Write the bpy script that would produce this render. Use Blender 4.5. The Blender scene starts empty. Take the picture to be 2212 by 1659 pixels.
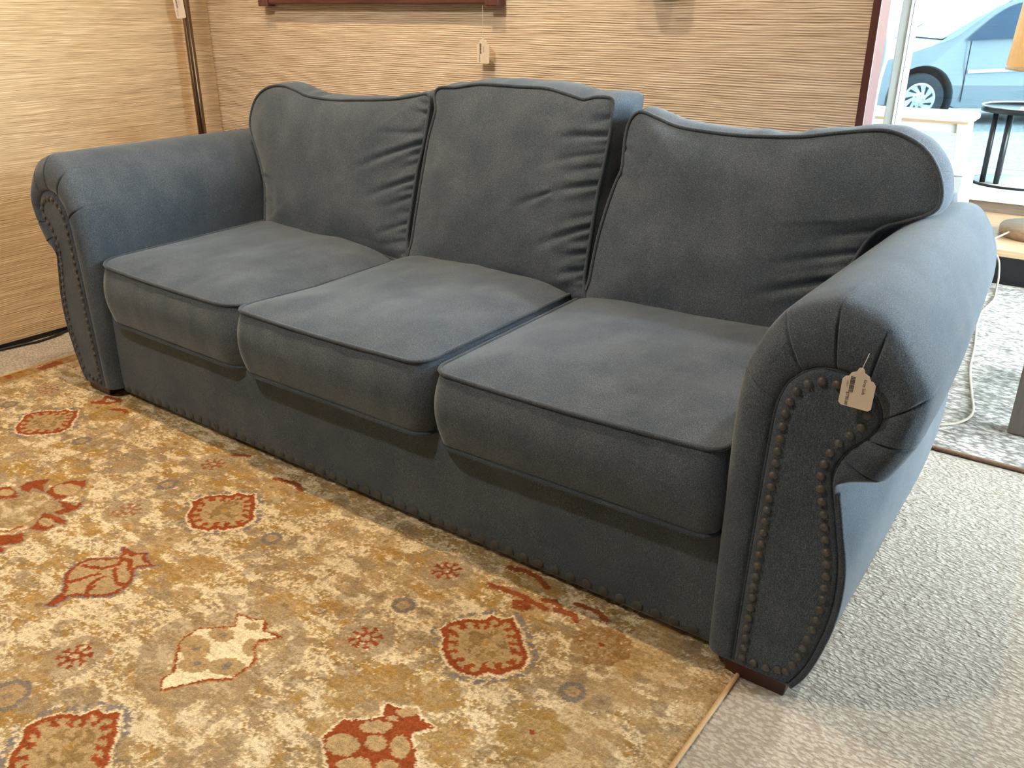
import bpy, bmesh, math, random
import numpy as np
from mathutils import Vector, Matrix
random.seed(4); rng = np.random.default_rng(11)
S = bpy.context.scene
COL = S.collection

# ------------------------------------------------------------------ camera
FPX, PITCH, YAW = 1882.0, 0.4098, 0.6372
cam_d = bpy.data.cameras.new('camera'); cam = bpy.data.objects.new('camera', cam_d); COL.objects.link(cam)
cam_d.sensor_fit = 'HORIZONTAL'; cam_d.sensor_width = 36.0; cam_d.lens = FPX / 2212 * 36.0
cam.location = (1.4955, -1.2734, 1.1521)
cam.rotation_euler = (math.pi/2 - PITCH, 0, YAW)
cam_d.clip_start = 0.05; cam_d.clip_end = 200
S.camera = cam
# ------------------------------------------------------------------ view + world + lights
S.view_settings.view_transform = 'Standard'; S.view_settings.look = 'None'
S.view_settings.gamma = 1; S.view_settings.use_curve_mapping = False
S.view_settings.exposure = 0.30
S.cycles.use_denoising = True
S.cycles.max_bounces = 7; S.cycles.diffuse_bounces = 4; S.cycles.sample_clamp_indirect = 6
W = bpy.data.worlds.new('sky'); S.world = W; W.use_nodes = True
bg = W.node_tree.nodes['Background']; bg.inputs[0].default_value = (0.84, 0.95, 1.0, 1); bg.inputs[1].default_value = 31.0

def light(name, kind, loc, tgt, energy, color, **kw):
    d = bpy.data.lights.new(name, kind); o = bpy.data.objects.new(name, d); COL.objects.link(o)
    o.location = loc; d.energy = energy; d.color = color
    v = Vector(tgt) - Vector(loc); o.rotation_euler = v.to_track_quat('-Z', 'Y').to_euler()
    for k, x in kw.items(): setattr(d, k, x)
    return o
WARM = (1.0, 0.70, 0.40)
WARM2 = (1.0, 0.78, 0.52)
light('sun', 'SUN', (0, 9, 9), (0.6, 3.6, 0), 42.0, (1.0, 0.97, 0.92), angle=0.02)
light('ceiling_spot_a', 'SPOT', (-1.10, 0.05, 3.0), (-1.35, 0.20, 0), 82, WARM, spot_size=1.9, spot_blend=1, shadow_soft_size=.03)
light('ceiling_spot_b', 'SPOT', (-0.25, 0.05, 3.0), (-0.35, 0.50, .5), 118, WARM2, spot_size=1.6, spot_blend=1, shadow_soft_size=.03)
light('ceiling_spot_c', 'SPOT', (0.62, 0.05, 3.0), (0.50, 0.1, .3), 62, WARM, spot_size=1.6, spot_blend=1, shadow_soft_size=.03)
light('carpet_fill_spot', 'SPOT', (1.85, 1.9, 3.0), (1.7, 0.5, 0), 170, (1.0, .95, .88), spot_size=1.9, spot_blend=.7, shadow_soft_size=.09)  # added fill spot, brightens the right-hand carpet in place of daylight
light('ceiling_spot_d', 'SPOT', (-0.45, -1.45, 3.0), (-0.3, -0.15, 0.3), 150, (1.0, .88, .72), spot_size=1.9, spot_blend=.8, shadow_soft_size=.08)

# ------------------------------------------------------------------ helpers
def mesh_obj(name, verts, faces, mat=None, parent=None, smooth=True):
    me = bpy.data.meshes.new(name)
    verts = np.asarray(verts, dtype=np.float32).reshape(-1, 3)
    if isinstance(faces, np.ndarray) and faces.ndim == 2:
        nf, k = faces.shape
        me.vertices.add(len(verts)); me.vertices.foreach_set('co', verts.ravel())
        me.loops.add(nf*k); me.loops.foreach_set('vertex_index', faces.astype(np.int32).ravel())
        me.polygons.add(nf); me.polygons.foreach_set('loop_start', np.arange(0, nf*k, k, dtype=np.int32))
        me.update(calc_edges=True); me.validate()
    else:
        me.from_pydata([tuple(map(float, v)) for v in verts], [], [tuple(map(int, f)) for f in faces])
    me.polygons.foreach_set('use_smooth', [smooth]*len(me.polygons))
    me.update()
    o = bpy.data.objects.new(name, me); COL.objects.link(o)
    if mat: me.materials.append(mat)
    if parent: o.parent = parent
    return o
def bm_obj(name, bm, mat=None, parent=None, smooth=False):
    bmesh.ops.recalc_face_normals(bm, faces=bm.faces)
    me = bpy.data.meshes.new(name); bm.to_mesh(me); bm.free()
    me.polygons.foreach_set('use_smooth', [smooth]*len(me.polygons))
    o = bpy.data.objects.new(name, me); COL.objects.link(o)
    if mat: me.materials.append(mat)
    if parent: o.parent = parent
    return o
def box_bm(bm, x0, x1, y0, y1, z0, z1, bev=0, seg=2):
    r = bmesh.ops.create_cube(bm, size=1)
    vs = r['verts']
    for v in vs:
        v.co = Vector(((x0+x1)/2+v.co.x*(x1-x0), (y0+y1)/2+v.co.y*(y1-y0), (z0+z1)/2+v.co.z*(z1-z0)))
    if bev:
        es = list({e for v in vs for e in v.link_edges})
        bmesh.ops.bevel(bm, geom=es, offset=bev, segments=seg, profile=.5, affect='EDGES')
def box(name, x0, x1, y0, y1, z0, z1, mat, parent=None, bev=0, seg=2, smooth=False):
    bm = bmesh.new(); box_bm(bm, x0, x1, y0, y1, z0, z1, bev, seg)
    return bm_obj(name, bm, mat, parent, smooth)
def empty(name, loc=(0, 0, 0), rz=0):
    o = bpy.data.objects.new(name, None); COL.objects.link(o); o.location = loc; o.rotation_euler = (0, 0, rz)
    o.empty_display_size = .1
    return o
def tag(o, label, cat, group=None):
    o['label'] = label; o['category'] = cat
    if group: o['group'] = group
    return o
def struct(o): o['kind'] = 'structure'; return o
def adopt(child, parent):
    child.parent = parent; child.matrix_parent_inverse = Matrix.Identity(4)
def tube(pts, r, n=8, closed=False, cap=True):
    P = np.array(pts, float); m = len(P)
    if closed: T = np.roll(P, -1, 0) - np.roll(P, 1, 0)
    else: T = np.gradient(P, axis=0)
    T /= np.linalg.norm(T, axis=1)[:, None] + 1e-12
    up = np.array([0, 0, 1.]) if abs(T[0, 2]) < .9 else np.array([1., 0, 0])
    N = np.cross(T[0], up); N /= np.linalg.norm(N); V = []; rr = np.broadcast_to(r, (m,))
    Ns = []
    for i in range(m):
        N = N - T[i]*(N@T[i]); N /= np.linalg.norm(N); Ns.append(N.copy())
    if closed:   # remove twist
        B = np.cross(T[0], Ns[0]); tw = math.atan2(Ns[-1]@B, Ns[-1]@Ns[0])
    else: tw = 0
    for i in range(m):
        N = Ns[i]; B = np.cross(T[i], N)
        for k in range(n):
            a = 2*math.pi*k/n - tw*i/m
            V.append(P[i] + rr[i]*(N*math.cos(a)+B*math.sin(a)))
    F = []
    for i in range(m if closed else m-1):
        j = (i+1) % m
        for k in range(n):
            F.append((i*n+k, i*n+(k+1) % n, j*n+(k+1) % n, j*n+k))
    if cap and not closed:
        F.append(tuple(range(n))[::-1]); F.append(tuple((m-1)*n+k for k in range(n)))
    return V, F
def tube_obj(name, pts, r, mat, parent=None, n=8, closed=False):
    V, F = tube(pts, r, n, closed); return mesh_obj(name, V, F, mat, parent)
def catmull(P, n, closed=False):
    """resample control points with Catmull-Rom; n samples"""
    P = np.array(P, float); m = len(P)
    if closed: Q = np.vstack([P[-1], P, P[0], P[1]]); segs = m
    else: Q = np.vstack([2*P[0]-P[1], P, 2*P[-1]-P[-2]]); segs = m-1
    u = np.linspace(0, segs, n, endpoint=not closed)
    i = np.clip(u.astype(int), 0, segs-1); t = (u-i)[:, None]
    p0, p1, p2, p3 = Q[i], Q[i+1], Q[i+2], Q[i+3]
    return .5*((2*p1)+(-p0+p2)*t+(2*p0-5*p1+4*p2-p3)*t**2+(-p0+3*p1-3*p2+p3)*t**3)
def even(P, n=None, step=None, closed=False):
    P = np.array(P, float)
    if closed: P = np.vstack([P, P[:1]])
    d = np.r_[0, np.cumsum(np.linalg.norm(np.diff(P, axis=0), axis=1))]
    if n is None: n = max(3, int(round(d[-1]/step)) + (0 if closed else 1))
    u = np.linspace(0, d[-1], n, endpoint=not closed)
    return np.stack([np.interp(u, d, P[:, k]) for k in range(P.shape[1])], 1)
def lathe(prof, n=32):
    V, F = [], []
    for r, z in prof:
        for k in range(n):
            a = 2*math.pi*k/n; V.append((r*math.cos(a), r*math.sin(a), z))
    for i in range(len(prof)-1):
        for k in range(n): F.append((i*n+k, i*n+(k+1) % n, (i+1)*n+(k+1) % n, (i+1)*n+k))
    return V, F
def prism(poly, axis, a, b):
    """extrude 2D polygon; axis 'y': poly in xz"""
    n = len(poly); V = []
    for c in (a, b):
        for p in poly:
            V.append((p[0], c, p[1]) if axis == 'y' else ((p[0], p[1], c) if axis == 'z' else (c, p[0], p[1])))
    F = [tuple(range(n)), tuple(range(n, 2*n))[::-1]] + [(i, i+n, (i+1) % n+n, (i+1) % n) for i in range(n)]
    return V, F

# ------------------------------------------------------------------ materials
def newmat(name):
    m = bpy.data.materials.new(name); m.use_nodes = True
    nt = m.node_tree; return m, nt, nt.nodes['Principled BSDF']
def N(nt, t, **kw):
    n = nt.nodes.new(t)
    for k, v in kw.items():
        if k in ('operation', 'blend_type', 'data_type', 'noise_dimensions', 'wave_type', 'bands_direction', 'feature', 'attribute_name', 'distance', 'wave_profile'): setattr(n, k, v)
        else: n.inputs[k].default_value = v
    return n
def L(nt, a, b): nt.links.new(a, b)
def ramp(nt, fac, stops):
    r = nt.nodes.new('ShaderNodeValToRGB'); e = r.color_ramp.elements
    while len(e) < len(stops): e.new(.5)
    for x, (p, c) in zip(e, stops): x.position = p; x.color = (*c, 1) if len(c) == 3 else c
    L(nt, fac, r.inputs[0]); return r.outputs[0]
def coords(nt, scale=(1, 1, 1), rot=(0, 0, 0), kind='Object'):
    tc = nt.nodes.new('ShaderNodeTexCoord'); mp = nt.nodes.new('ShaderNodeMapping')
    mp.inputs['Scale'].default_value = scale; mp.inputs['Rotation'].default_value = rot
    L(nt, tc.outputs[kind], mp.inputs[0]); return mp.outputs[0]
def mixc(nt, fac, a, b, mode='MIX'):
    m = nt.nodes.new('ShaderNodeMix'); m.data_type = 'RGBA'; m.blend_type = mode
    for i, v in ((0, fac), (6, a), (7, b)):
        if hasattr(v, 'is_output'): L(nt, v, m.inputs[i])
        else: m.inputs[i].default_value = v if i == 0 else (*v, 1)
    return m.outputs[2]
def bump(nt, bsdf, h, strength, dist):
    b = nt.nodes.new('ShaderNodeBump'); b.inputs['Strength'].default_value = strength; b.inputs['Distance'].default_value = dist
    L(nt, h, b.inputs['Height']); L(nt, b.outputs[0], bsdf.inputs['Normal']); return b
def simple(name, col, rough=.6, metal=0, noise=0, nscale=30, **kw):
    m, nt, b = newmat(name); b.inputs['Roughness'].default_value = rough; b.inputs['Metallic'].default_value = metal
    if noise:
        n = N(nt, 'ShaderNodeTexNoise', Scale=nscale, Detail=4.0); L(nt, coords(nt), n.inputs['Vector'])
        lo = tuple(c*(1-noise) for c in col); hi = tuple(min(1, c*(1+noise)) for c in col)
        L(nt, ramp(nt, n.outputs[0], [(.3, lo), (.7, hi)]), b.inputs['Base Color'])
    else: b.inputs['Base Color'].default_value = (*col, 1)
    for k, v in kw.items(): b.inputs[k].default_value = v
    return m

# sofa fabric: heathered chenille
def fabric(name, k=1.0):
    m, nt, b = newmat(name)
    c = coords(nt)
    n1 = N(nt, 'ShaderNodeTexNoise', Scale=680.0, Detail=2.0, Roughness=.6); L(nt, c, n1.inputs['Vector'])
    n2 = N(nt, 'ShaderNodeTexNoise', Scale=9.0, Detail=3.0, Roughness=.55); L(nt, c, n2.inputs['Vector'])
    cs = coords(nt, (1100, 1100, 160)); n3 = N(nt, 'ShaderNodeTexNoise', Scale=1.0, Detail=1.0); L(nt, cs, n3.inputs['Vector'])
    a = ramp(nt, n1.outputs[0], [(.32, (.031*k, .042*k, .056*k)), (.55, (.070*k, .090*k, .119*k)), (.72, (.142*k, .174*k, .215*k))])
    d = ramp(nt, n2.outputs[0], [(.35, (.84, .86, .88)), (.65, (1.18, 1.13, 1.09))])
    col = mixc(nt, 1.0, a, d, 'MULTIPLY')
    e = ramp(nt, n3.outputs[0], [(.3, (.75, .75, .75)), (.7, (1.25, 1.25, 1.25))])
    col = mixc(nt, 1.0, col, e, 'MULTIPLY')
    L(nt, col, b.inputs['Base Color'])
    b.inputs['Roughness'].default_value = .9
    b.inputs['Specular IOR Level'].default_value = .2
    b.inputs['Sheen Weight'].default_value = .34; b.inputs['Sheen Roughness'].default_value = .35
    b.inputs['Sheen Tint'].default_value = (.85, .92, 1, 1)
    mx = nt.nodes.new('ShaderNodeMath'); mx.operation = 'ADD'; L(nt, n1.outputs[0], mx.inputs[0]); L(nt, n3.outputs[0], mx.inputs[1])
    bump(nt, b, mx.outputs[0], .35, .0012)
    return m
FAB = fabric('sofa_fabric'); PIPE = fabric('piping_fabric', .78); NAILM = simple('nail_cover', (.075, .068, .064), .42, noise=.1, nscale=200); NAILF = simple('fabric_nail_cover', (.055, .056, .055), .6, noise=.15, nscale=300)

# grasscloth wall
def grasscloth(name, axis, tone=(1, 1, 1), bs=.6, ribs=.17):
    m, nt, b = newmat(name)
    along = 1.6
    def sc(a, z): return (a, 1, z) if axis == 'x' else (1, a, z)
    warp = N(nt, 'ShaderNodeTexNoise', Scale=1.0, Detail=3.0); L(nt, coords(nt, sc(3.0, 11.0)), warp.inputs['Vector'])
    tc = nt.nodes.new('ShaderNodeTexCoord'); sep = nt.nodes.new('ShaderNodeSeparateXYZ'); L(nt, tc.outputs['Object'], sep.inputs[0])
    mul = N(nt, 'ShaderNodeMath', operation='MULTIPLY_ADD'); L(nt, warp.outputs[0], mul.inputs[0]); mul.inputs[1].default_value = .012
    L(nt, sep.outputs['Z'], mul.inputs[2])
    cmb = nt.nodes.new('ShaderNodeCombineXYZ')
    L(nt, sep.outputs['X'], cmb.inputs[0]); L(nt, sep.outputs['Y'], cmb.inputs[1]); L(nt, mul.outputs[0], cmb.inputs[2])
    def nz(a, z, det, rough=.5):
        mp = nt.nodes.new('ShaderNodeMapping'); mp.inputs['Scale'].default_value = sc(a, z); L(nt, cmb.outputs[0], mp.inputs[0])
        n = N(nt, 'ShaderNodeTexNoise', Scale=1.0, Detail=det, Roughness=rough); L(nt, mp.outputs[0], n.inputs['Vector']); return n.outputs[0]
    A = nz(5, 270, 2.0); B = nz(16, 520, 1.5); C = nz(1.6, 40, 2.0)
    # regular reed ribs
    ph = N(nt, 'ShaderNodeMath', operation='MULTIPLY'); L(nt, mul.outputs[0], ph.inputs[0]); ph.inputs[1].default_value = 2*math.pi/.0064
    sn = N(nt, 'ShaderNodeMath', operation='SINE'); L(nt, ph.outputs[0], sn.inputs[0])
    h = N(nt, 'ShaderNodeMath', operation='MULTIPLY_ADD'); L(nt, sn.outputs[0], h.inputs[0]); h.inputs[1].default_value = ribs; L(nt, A, h.inputs[2])
    h2 = N(nt, 'ShaderNodeMath', operation='MULTIPLY_ADD'); L(nt, B, h2.inputs[0]); h2.inputs[1].default_value = .55; L(nt, h.outputs[0], h2.inputs[2])
    t = tone
    c1 = ramp(nt, h2.outputs[0], [(.48, (.36*t[0], .27*t[1], .185*t[2])), (.64, (.55*t[0], .45*t[1], .325*t[2])), (.84, (.68*t[0], .585*t[1], .45*t[2])), (1.0, (.84*t[0], .76*t[1], .63*t[2]))])
    c2 = ramp(nt, C, [(.3, (.93, .92, .91)), (.7, (1.05, 1.05, 1.05))])
    col = mixc(nt, 1.0, c1, c2, 'MULTIPLY')
    # paper strips (seams) slightly different in tone
    br = nt.nodes.new('ShaderNodeMath'); br.operation = 'SNAP'
    src = sep.outputs['X' if axis == 'x' else 'Y']; ad = N(nt, 'ShaderNodeMath', operation='ADD'); L(nt, src, ad.inputs[0]); ad.inputs[1].default_value = 10.13
    L(nt, ad.outputs[0], br.inputs[0]); br.inputs[1].default_value = .915
    wn = nt.nodes.new('ShaderNodeTexWhiteNoise'); wn.noise_dimensions = '1D'; L(nt, br.outputs[0], wn.inputs['W'])
    c3 = ramp(nt, wn.outputs[0], [(.0, (.90, .89, .88)), (1., (1.06, 1.05, 1.04))])
    col = mixc(nt, 1.0, col, c3, 'MULTIPLY')
    L(nt, col, b.inputs['Base Color']); b.inputs['Roughness'].default_value = .75
    bump(nt, b, h2.outputs[0], bs, .0035)
    return m
GC_X = grasscloth('grasscloth_back', 'x', (1.04, 1.0, 1.02)); GC_Y = grasscloth('grasscloth_left', 'y', (1.10, .96, .78), .38, .09)

# beige loop carpet
def carpet():
    m, nt, b = newmat('beige_carpet')
    c = coords(nt, (1, 1.8, 1), (0, 0, .12))
    wrp = N(nt, 'ShaderNodeTexNoise', Scale=60.0, Detail=2.0); L(nt, c, wrp.inputs['Vector'])
    v = N(nt, 'ShaderNodeTexVoronoi', Scale=78.0, feature='SMOOTH_F1'); v.inputs['Smoothness'].default_value = .5
    cc = mixc(nt, .012, c, wrp.outputs['Color']); L(nt, cc, v.inputs['Vector'])
    n = N(nt, 'ShaderNodeTexNoise', Scale=120.0, Detail=4.0, Roughness=.65); L(nt, c, n.inputs['Vector'])
    n2 = N(nt, 'ShaderNodeTexNoise', Scale=14.0, Detail=3.0); L(nt, c, n2.inputs['Vector'])
    hh = N(nt, 'ShaderNodeMath', operation='MULTIPLY_ADD'); L(nt, v.outputs['Distance'], hh.inputs[0]); hh.inputs[1].default_value = -.9; L(nt, n.outputs[0], hh.inputs[2])
    a = ramp(nt, hh.outputs[0], [(-.15, (.58, .52, .45)), (.1, (.75, .70, .62)), (.4, (.82, .78, .70))])
    d = ramp(nt, n2.outputs[0], [(.3, (.93, .92, .91)), (.7, (1.05, 1.04, 1.03))])
    L(nt, mixc(nt, 1.0, a, d, 'MULTIPLY'), b.inputs['Base Color']); b.inputs['Roughness'].default_value = .95
    b.inputs['Specular IOR Level'].default_value = .1
    bump(nt, b, hh.outputs[0], 1.0, .013)
    return m
CARPET = carpet()
def sisal():
    m, nt, b = newmat('woven_rug')
    c = coords(nt)
    v = N(nt, 'ShaderNodeTexVoronoi', Scale=1.0, feature='SMOOTH_F1'); v.inputs['Smoothness'].default_value = .4; L(nt, coords(nt, (42, 78, 40)), v.inputs['Vector'])
    n = N(nt, 'ShaderNodeTexNoise', Scale=1.0, Detail=3.0); L(nt, coords(nt, (70, 260, 100)), n.inputs['Vector'])
    n2 = N(nt, 'ShaderNodeTexNoise', Scale=1.0, Detail=4.0); L(nt, coords(nt, (9, 22, 10)), n2.inputs['Vector'])
    hh = N(nt, 'ShaderNodeMath', operation='MULTIPLY_ADD'); L(nt, v.outputs['Distance'], hh.inputs[0]); hh.inputs[1].default_value = -.8; L(nt, n.outputs[0], hh.inputs[2])
    a = ramp(nt, hh.outputs[0], [(-.05, (.26, .25, .24)), (.2, (.60, .60, .58)), (.5, (.80, .80, .77))])
    d = ramp(nt, n2.outputs[0], [(.33, (.55, .53, .53)), (.52, (1.0, 1.0, 1.0))])
    L(nt, mixc(nt, 1.0, a, d, 'MULTIPLY'), b.inputs['Base Color']); b.inputs['Roughness'].default_value = .9
    bump(nt, b, hh.outputs[0], 1.0, .009)
    return m
SISAL = sisal()
def wood(name, dark, light_, axis='x', rough=.4, sc=14):
    m, nt, b = newmat(name)
    s = {'x': (1, sc, sc), 'y': (sc, 1, sc), 'z': (sc, sc, 1)}[axis]
    n = N(nt, 'ShaderNodeTexNoise', Scale=5.0, Detail=5.0, Roughness=.6); L(nt, coords(nt, s), n.inputs['Vector'])
    L(nt, ramp(nt, n.outputs[0], [(.3, dark), (.7, light_)]), b.inputs['Base Color']); b.inputs['Roughness'].default_value = rough
    bump(nt, b, n.outputs[0], .15, .002)
    return m
MAHOG = wood('red_brown_wood', (.055, .018, .012), (.12, .04, .022), 'x')
POSTW = wood('post_wood', (.075, .022, .02), (.13, .045, .038), 'z', .35)
FOOTW = wood('dark_foot_wood', (.022, .007, .006), (.05, .014, .01), 'x', .3)
LOGW = wood('lamp_log_wood', (.16, .10, .06), (.32, .21, .13), 'x', .5)
LIGHTW = wood('honey_wood', (.42, .27, .15), (.62, .43, .27), 'x', .35)
BROWNW = wood('riser_wood', (.14, .10, .075), (.24, .18, .13), 'x', .5, 30)
WHITE = simple('white_paint', (.80, .82, .82), .45, noise=.03, nscale=8)
GREYP = simple('grey_paint', (.42, .45, .46), .5, noise=.04, nscale=6)
DARKM = simple('black_metal', (.02, .022, .026), .35, .6)
BRONZE = simple('bronze_metal', (.20, .135, .08), .28, .95, noise=.12, nscale=20)
CEIL = simple('ceiling_paint', (.62, .58, .52), .9, noise=.04, nscale=4)
PLASTER = simple('plain_plaster', (.52, .47, .40), .9, noise=.05, nscale=5)
BLACK = simple('cable_and_gap_black', (.008, .008, .009), .5, noise=.1)  # rubber of the cable, and the painted shade in the wall gap
CORDM = simple('clear_beige_cord', (.42, .37, .30), .35, noise=.06)
TAGP = simple('tag_card', (.72, .62, .52), .7, noise=.03, nscale=60)
INK = simple('tag_ink', (.10, .085, .085), .8, noise=.1)
INKL = simple('tag_ink_faint', (.30, .25, .22), .8, noise=.1)
STR = simple('white_string', (.75, .72, .64), .7, noise=.05)
BIND = simple('rug_binding', (.50, .33, .18), .85, noise=.12, nscale=400)
BINDB = simple('brown_binding', (.22, .13, .085), .85, noise=.25, nscale=300)
ASPH = simple('asphalt', (.30, .31, .31), .95, noise=.35, nscale=26)
PAVE = simple('concrete_pavement', (.62, .61, .57), .9, noise=.2, nscale=18)
CARP = simple('silver_car_paint', (.30, .325, .36), .3, .3, noise=.02, nscale=2)
CARW = simple('white_car_paint', (.72, .75, .77), .3, .1, noise=.02, nscale=2)
WSG = simple('sky_glare_windshield', (.75, .82, .86), .12, .5, noise=.02, nscale=3)  # bright sky reflection put into the pale windshield colour
GLASSD = simple('tinted_car_glass', (.015, .05, .10), .06, .0, noise=.1, nscale=2)
RUBB = simple('tyre_rubber', (.03, .035, .045), .8, noise=.15, nscale=12)
HUB = simple('hubcap_silver', (.62, .66, .70), .3, .6, noise=.03, nscale=8)
SHADE = simple('amber_lamp_shade', (.85, .46, .19), .6, noise=.06, nscale=30)
FABW = simple('pale_upholstery', (.62, .66, .68), .9, noise=.05, nscale=60)
def glass(name='window_glass', tint=(.96, .985, .98)):
    m, nt, b = newmat(name); nt.nodes.remove(b)
    t = nt.nodes.new('ShaderNodeBsdfTransparent'); t.inputs[0].default_value = (*tint, 1)
    g = nt.nodes.new('ShaderNodeBsdfGlossy'); g.inputs['Roughness'].default_value = .02
    f = nt.nodes.new('ShaderNodeFresnel'); f.inputs[0].default_value = 1.45
    mx = nt.nodes.new('ShaderNodeMixShader'); L(nt, f.outputs[0], mx.inputs[0]); L(nt, t.outputs[0], mx.inputs[1]); L(nt, g.outputs[0], mx.inputs[2])
    L(nt, mx.outputs[0], nt.nodes['Material Output'].inputs[0]); return m
GLASS = glass(); GLASS_DIM = glass('dimming_window_glass', (.26, .315, .335))  # second glass: tint added only to dim the overbright street

# ------------------------------------------------------------------ room shell
RX0, RX1, RY0, RY1, RH = -1.77, 3.2, -2.6, 4.65, 3.12
WBY = 1.07; WBX = .842
struct(box('floor', -2.0, RX1+.1, RY0-.1, RY1+.1, -.10, 0, CARPET))
struct(box('ceiling', -2.0, RX1+.1, RY0-.1, RY1+.1, RH, RH+.1, CEIL))
struct(box('wall_left', RX0-.1, RX0, RY0, WBY+.05, .018, RH, GC_Y))
struct(box('wall_back', RX0-.1, WBX, WBY, WBY+.055, 0, RH, GC_X))
struct(box('wall_front', RX0-.1, RX1+.1, RY0-.1, RY0, 0, RH, PLASTER))
struct(box('wall_rear_left', -.9, -.8, WBY+.06, RY1+.1, 0, RH, PLASTER))
struct(box('wall_gap_shade_left', RX0-.06, RX0+.004, RY0, WBY, 0, .0175, BLACK))  # black strip painting the dark gap under the wall; no skirting board here
# end post of the partition
p = struct(box('trim_1', WBX, WBX+.020, WBY-.022, WBY+.06, 0, RH, POSTW, bev=.002))
# right wall with a long shop window
struct(box('wall_right', RX1, RX1+.1, RY0, .85, 0, RH, PLASTER))
struct(box('wall_right_sill', RX1, RX1+.1, .85, RY1, 0, .12, PLASTER))
struct(box('wall_right_header', RX1, RX1+.1, .85, RY1, 2.6, RH, PLASTER))
w3 = struct(box('window_2', RX1+.04, RX1+.05, .85, RY1, .12, 2.6, GLASS))
for yy in (.88, 2.0, 3.4, 4.6):
    box('mullion', RX1+.0, RX1+.08, yy-.03, yy+.03, .12, 2.6, GREYP, bev=.003).parent = w3
# shop window at the far end
struct(box('wall_far_header', -.8, RX1+.1, RY1, RY1+.1, 2.35, RH, PLASTER))
struct(box('wall_far_sill', -.8, RX1+.1, RY1, RY1+.1, 0, .22, PLASTER))
win = struct(box('window_1', -.8, RX1, RY1+.045, RY1+.055, .22, 2.35, GLASS_DIM))
for a, b_ in ((-.8, -.74), (2.1, 2.16), (3.14, 3.2)): box('mullion', a, b_, RY1+.01, RY1+.09, .22, 2.35, GREYP, win, bev=.003)
box('window_rail', -.8, RX1, RY1+.01, RY1+.09, .22, .262, GREYP, win, bev=.003)
box('window_rail', -.8, RX1, RY1+.01, RY1+.09, 2.30, 2.35, GREYP, win, bev=.003)
# glazed inner partition beyond the sofa: post with a pale edge
tp = struct(box('trim_2', .517, .552, 2.6, 2.66, 0, RH, GREYP, bev=.003))
box('edge_strip', .552, .561, 2.595, 2.665, 0, RH, WHITE, tp, bev=.001)
box('edge_gasket', .561, .563, 2.60, 2.66, 0, RH, DARKM, tp)
box('edge_strip', .563, .570, 2.597, 2.663, 0, RH, WHITE, tp, bev=.001)
cg = simple('blue_grey_curtain', (.33, .42, .45), .8, noise=.1, nscale=5)
# narrow fabric blind folded beside the post
V = []; F = []; nz = 60
for i in range(nz):
    z = .0 + i*(RH-.0)/(nz-1); w = .020 + .012*math.exp(-((z-1.02)/.06)**2)
    for (dx, dy) in ((0, 0), (w, 0), (w+.004, .015), (w, .03), (0, .03)): V.append((.715+dx, 1.6+dy, z))
for i in range(nz-1):
    for k in range(5): F.append((i*5+k, i*5+(k+1) % 5, (i+1)*5+(k+1) % 5, (i+1)*5+k))
tag(mesh_obj('blind', V, F, cg), 'narrow blue-grey fabric strip hanging just beyond the reddish wooden wall post', 'blind')
# window display ledge and low platform
ledge = struct(box('trim_3', .25, RX1, 3.85, RY1, .215, .262, WHITE, bev=.004))
box('riser', .25, RX1, 3.87, RY1, 0, .215, BROWNW, ledge)
pl = struct(box('trim_4', .3, 2.6, 3.05, 3.87, .128, .16, LIGHTW, bev=.004))
box('platform_base', .32, 2.58, 3.075, 3.86, 0, .128, DARKM, pl)

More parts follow.
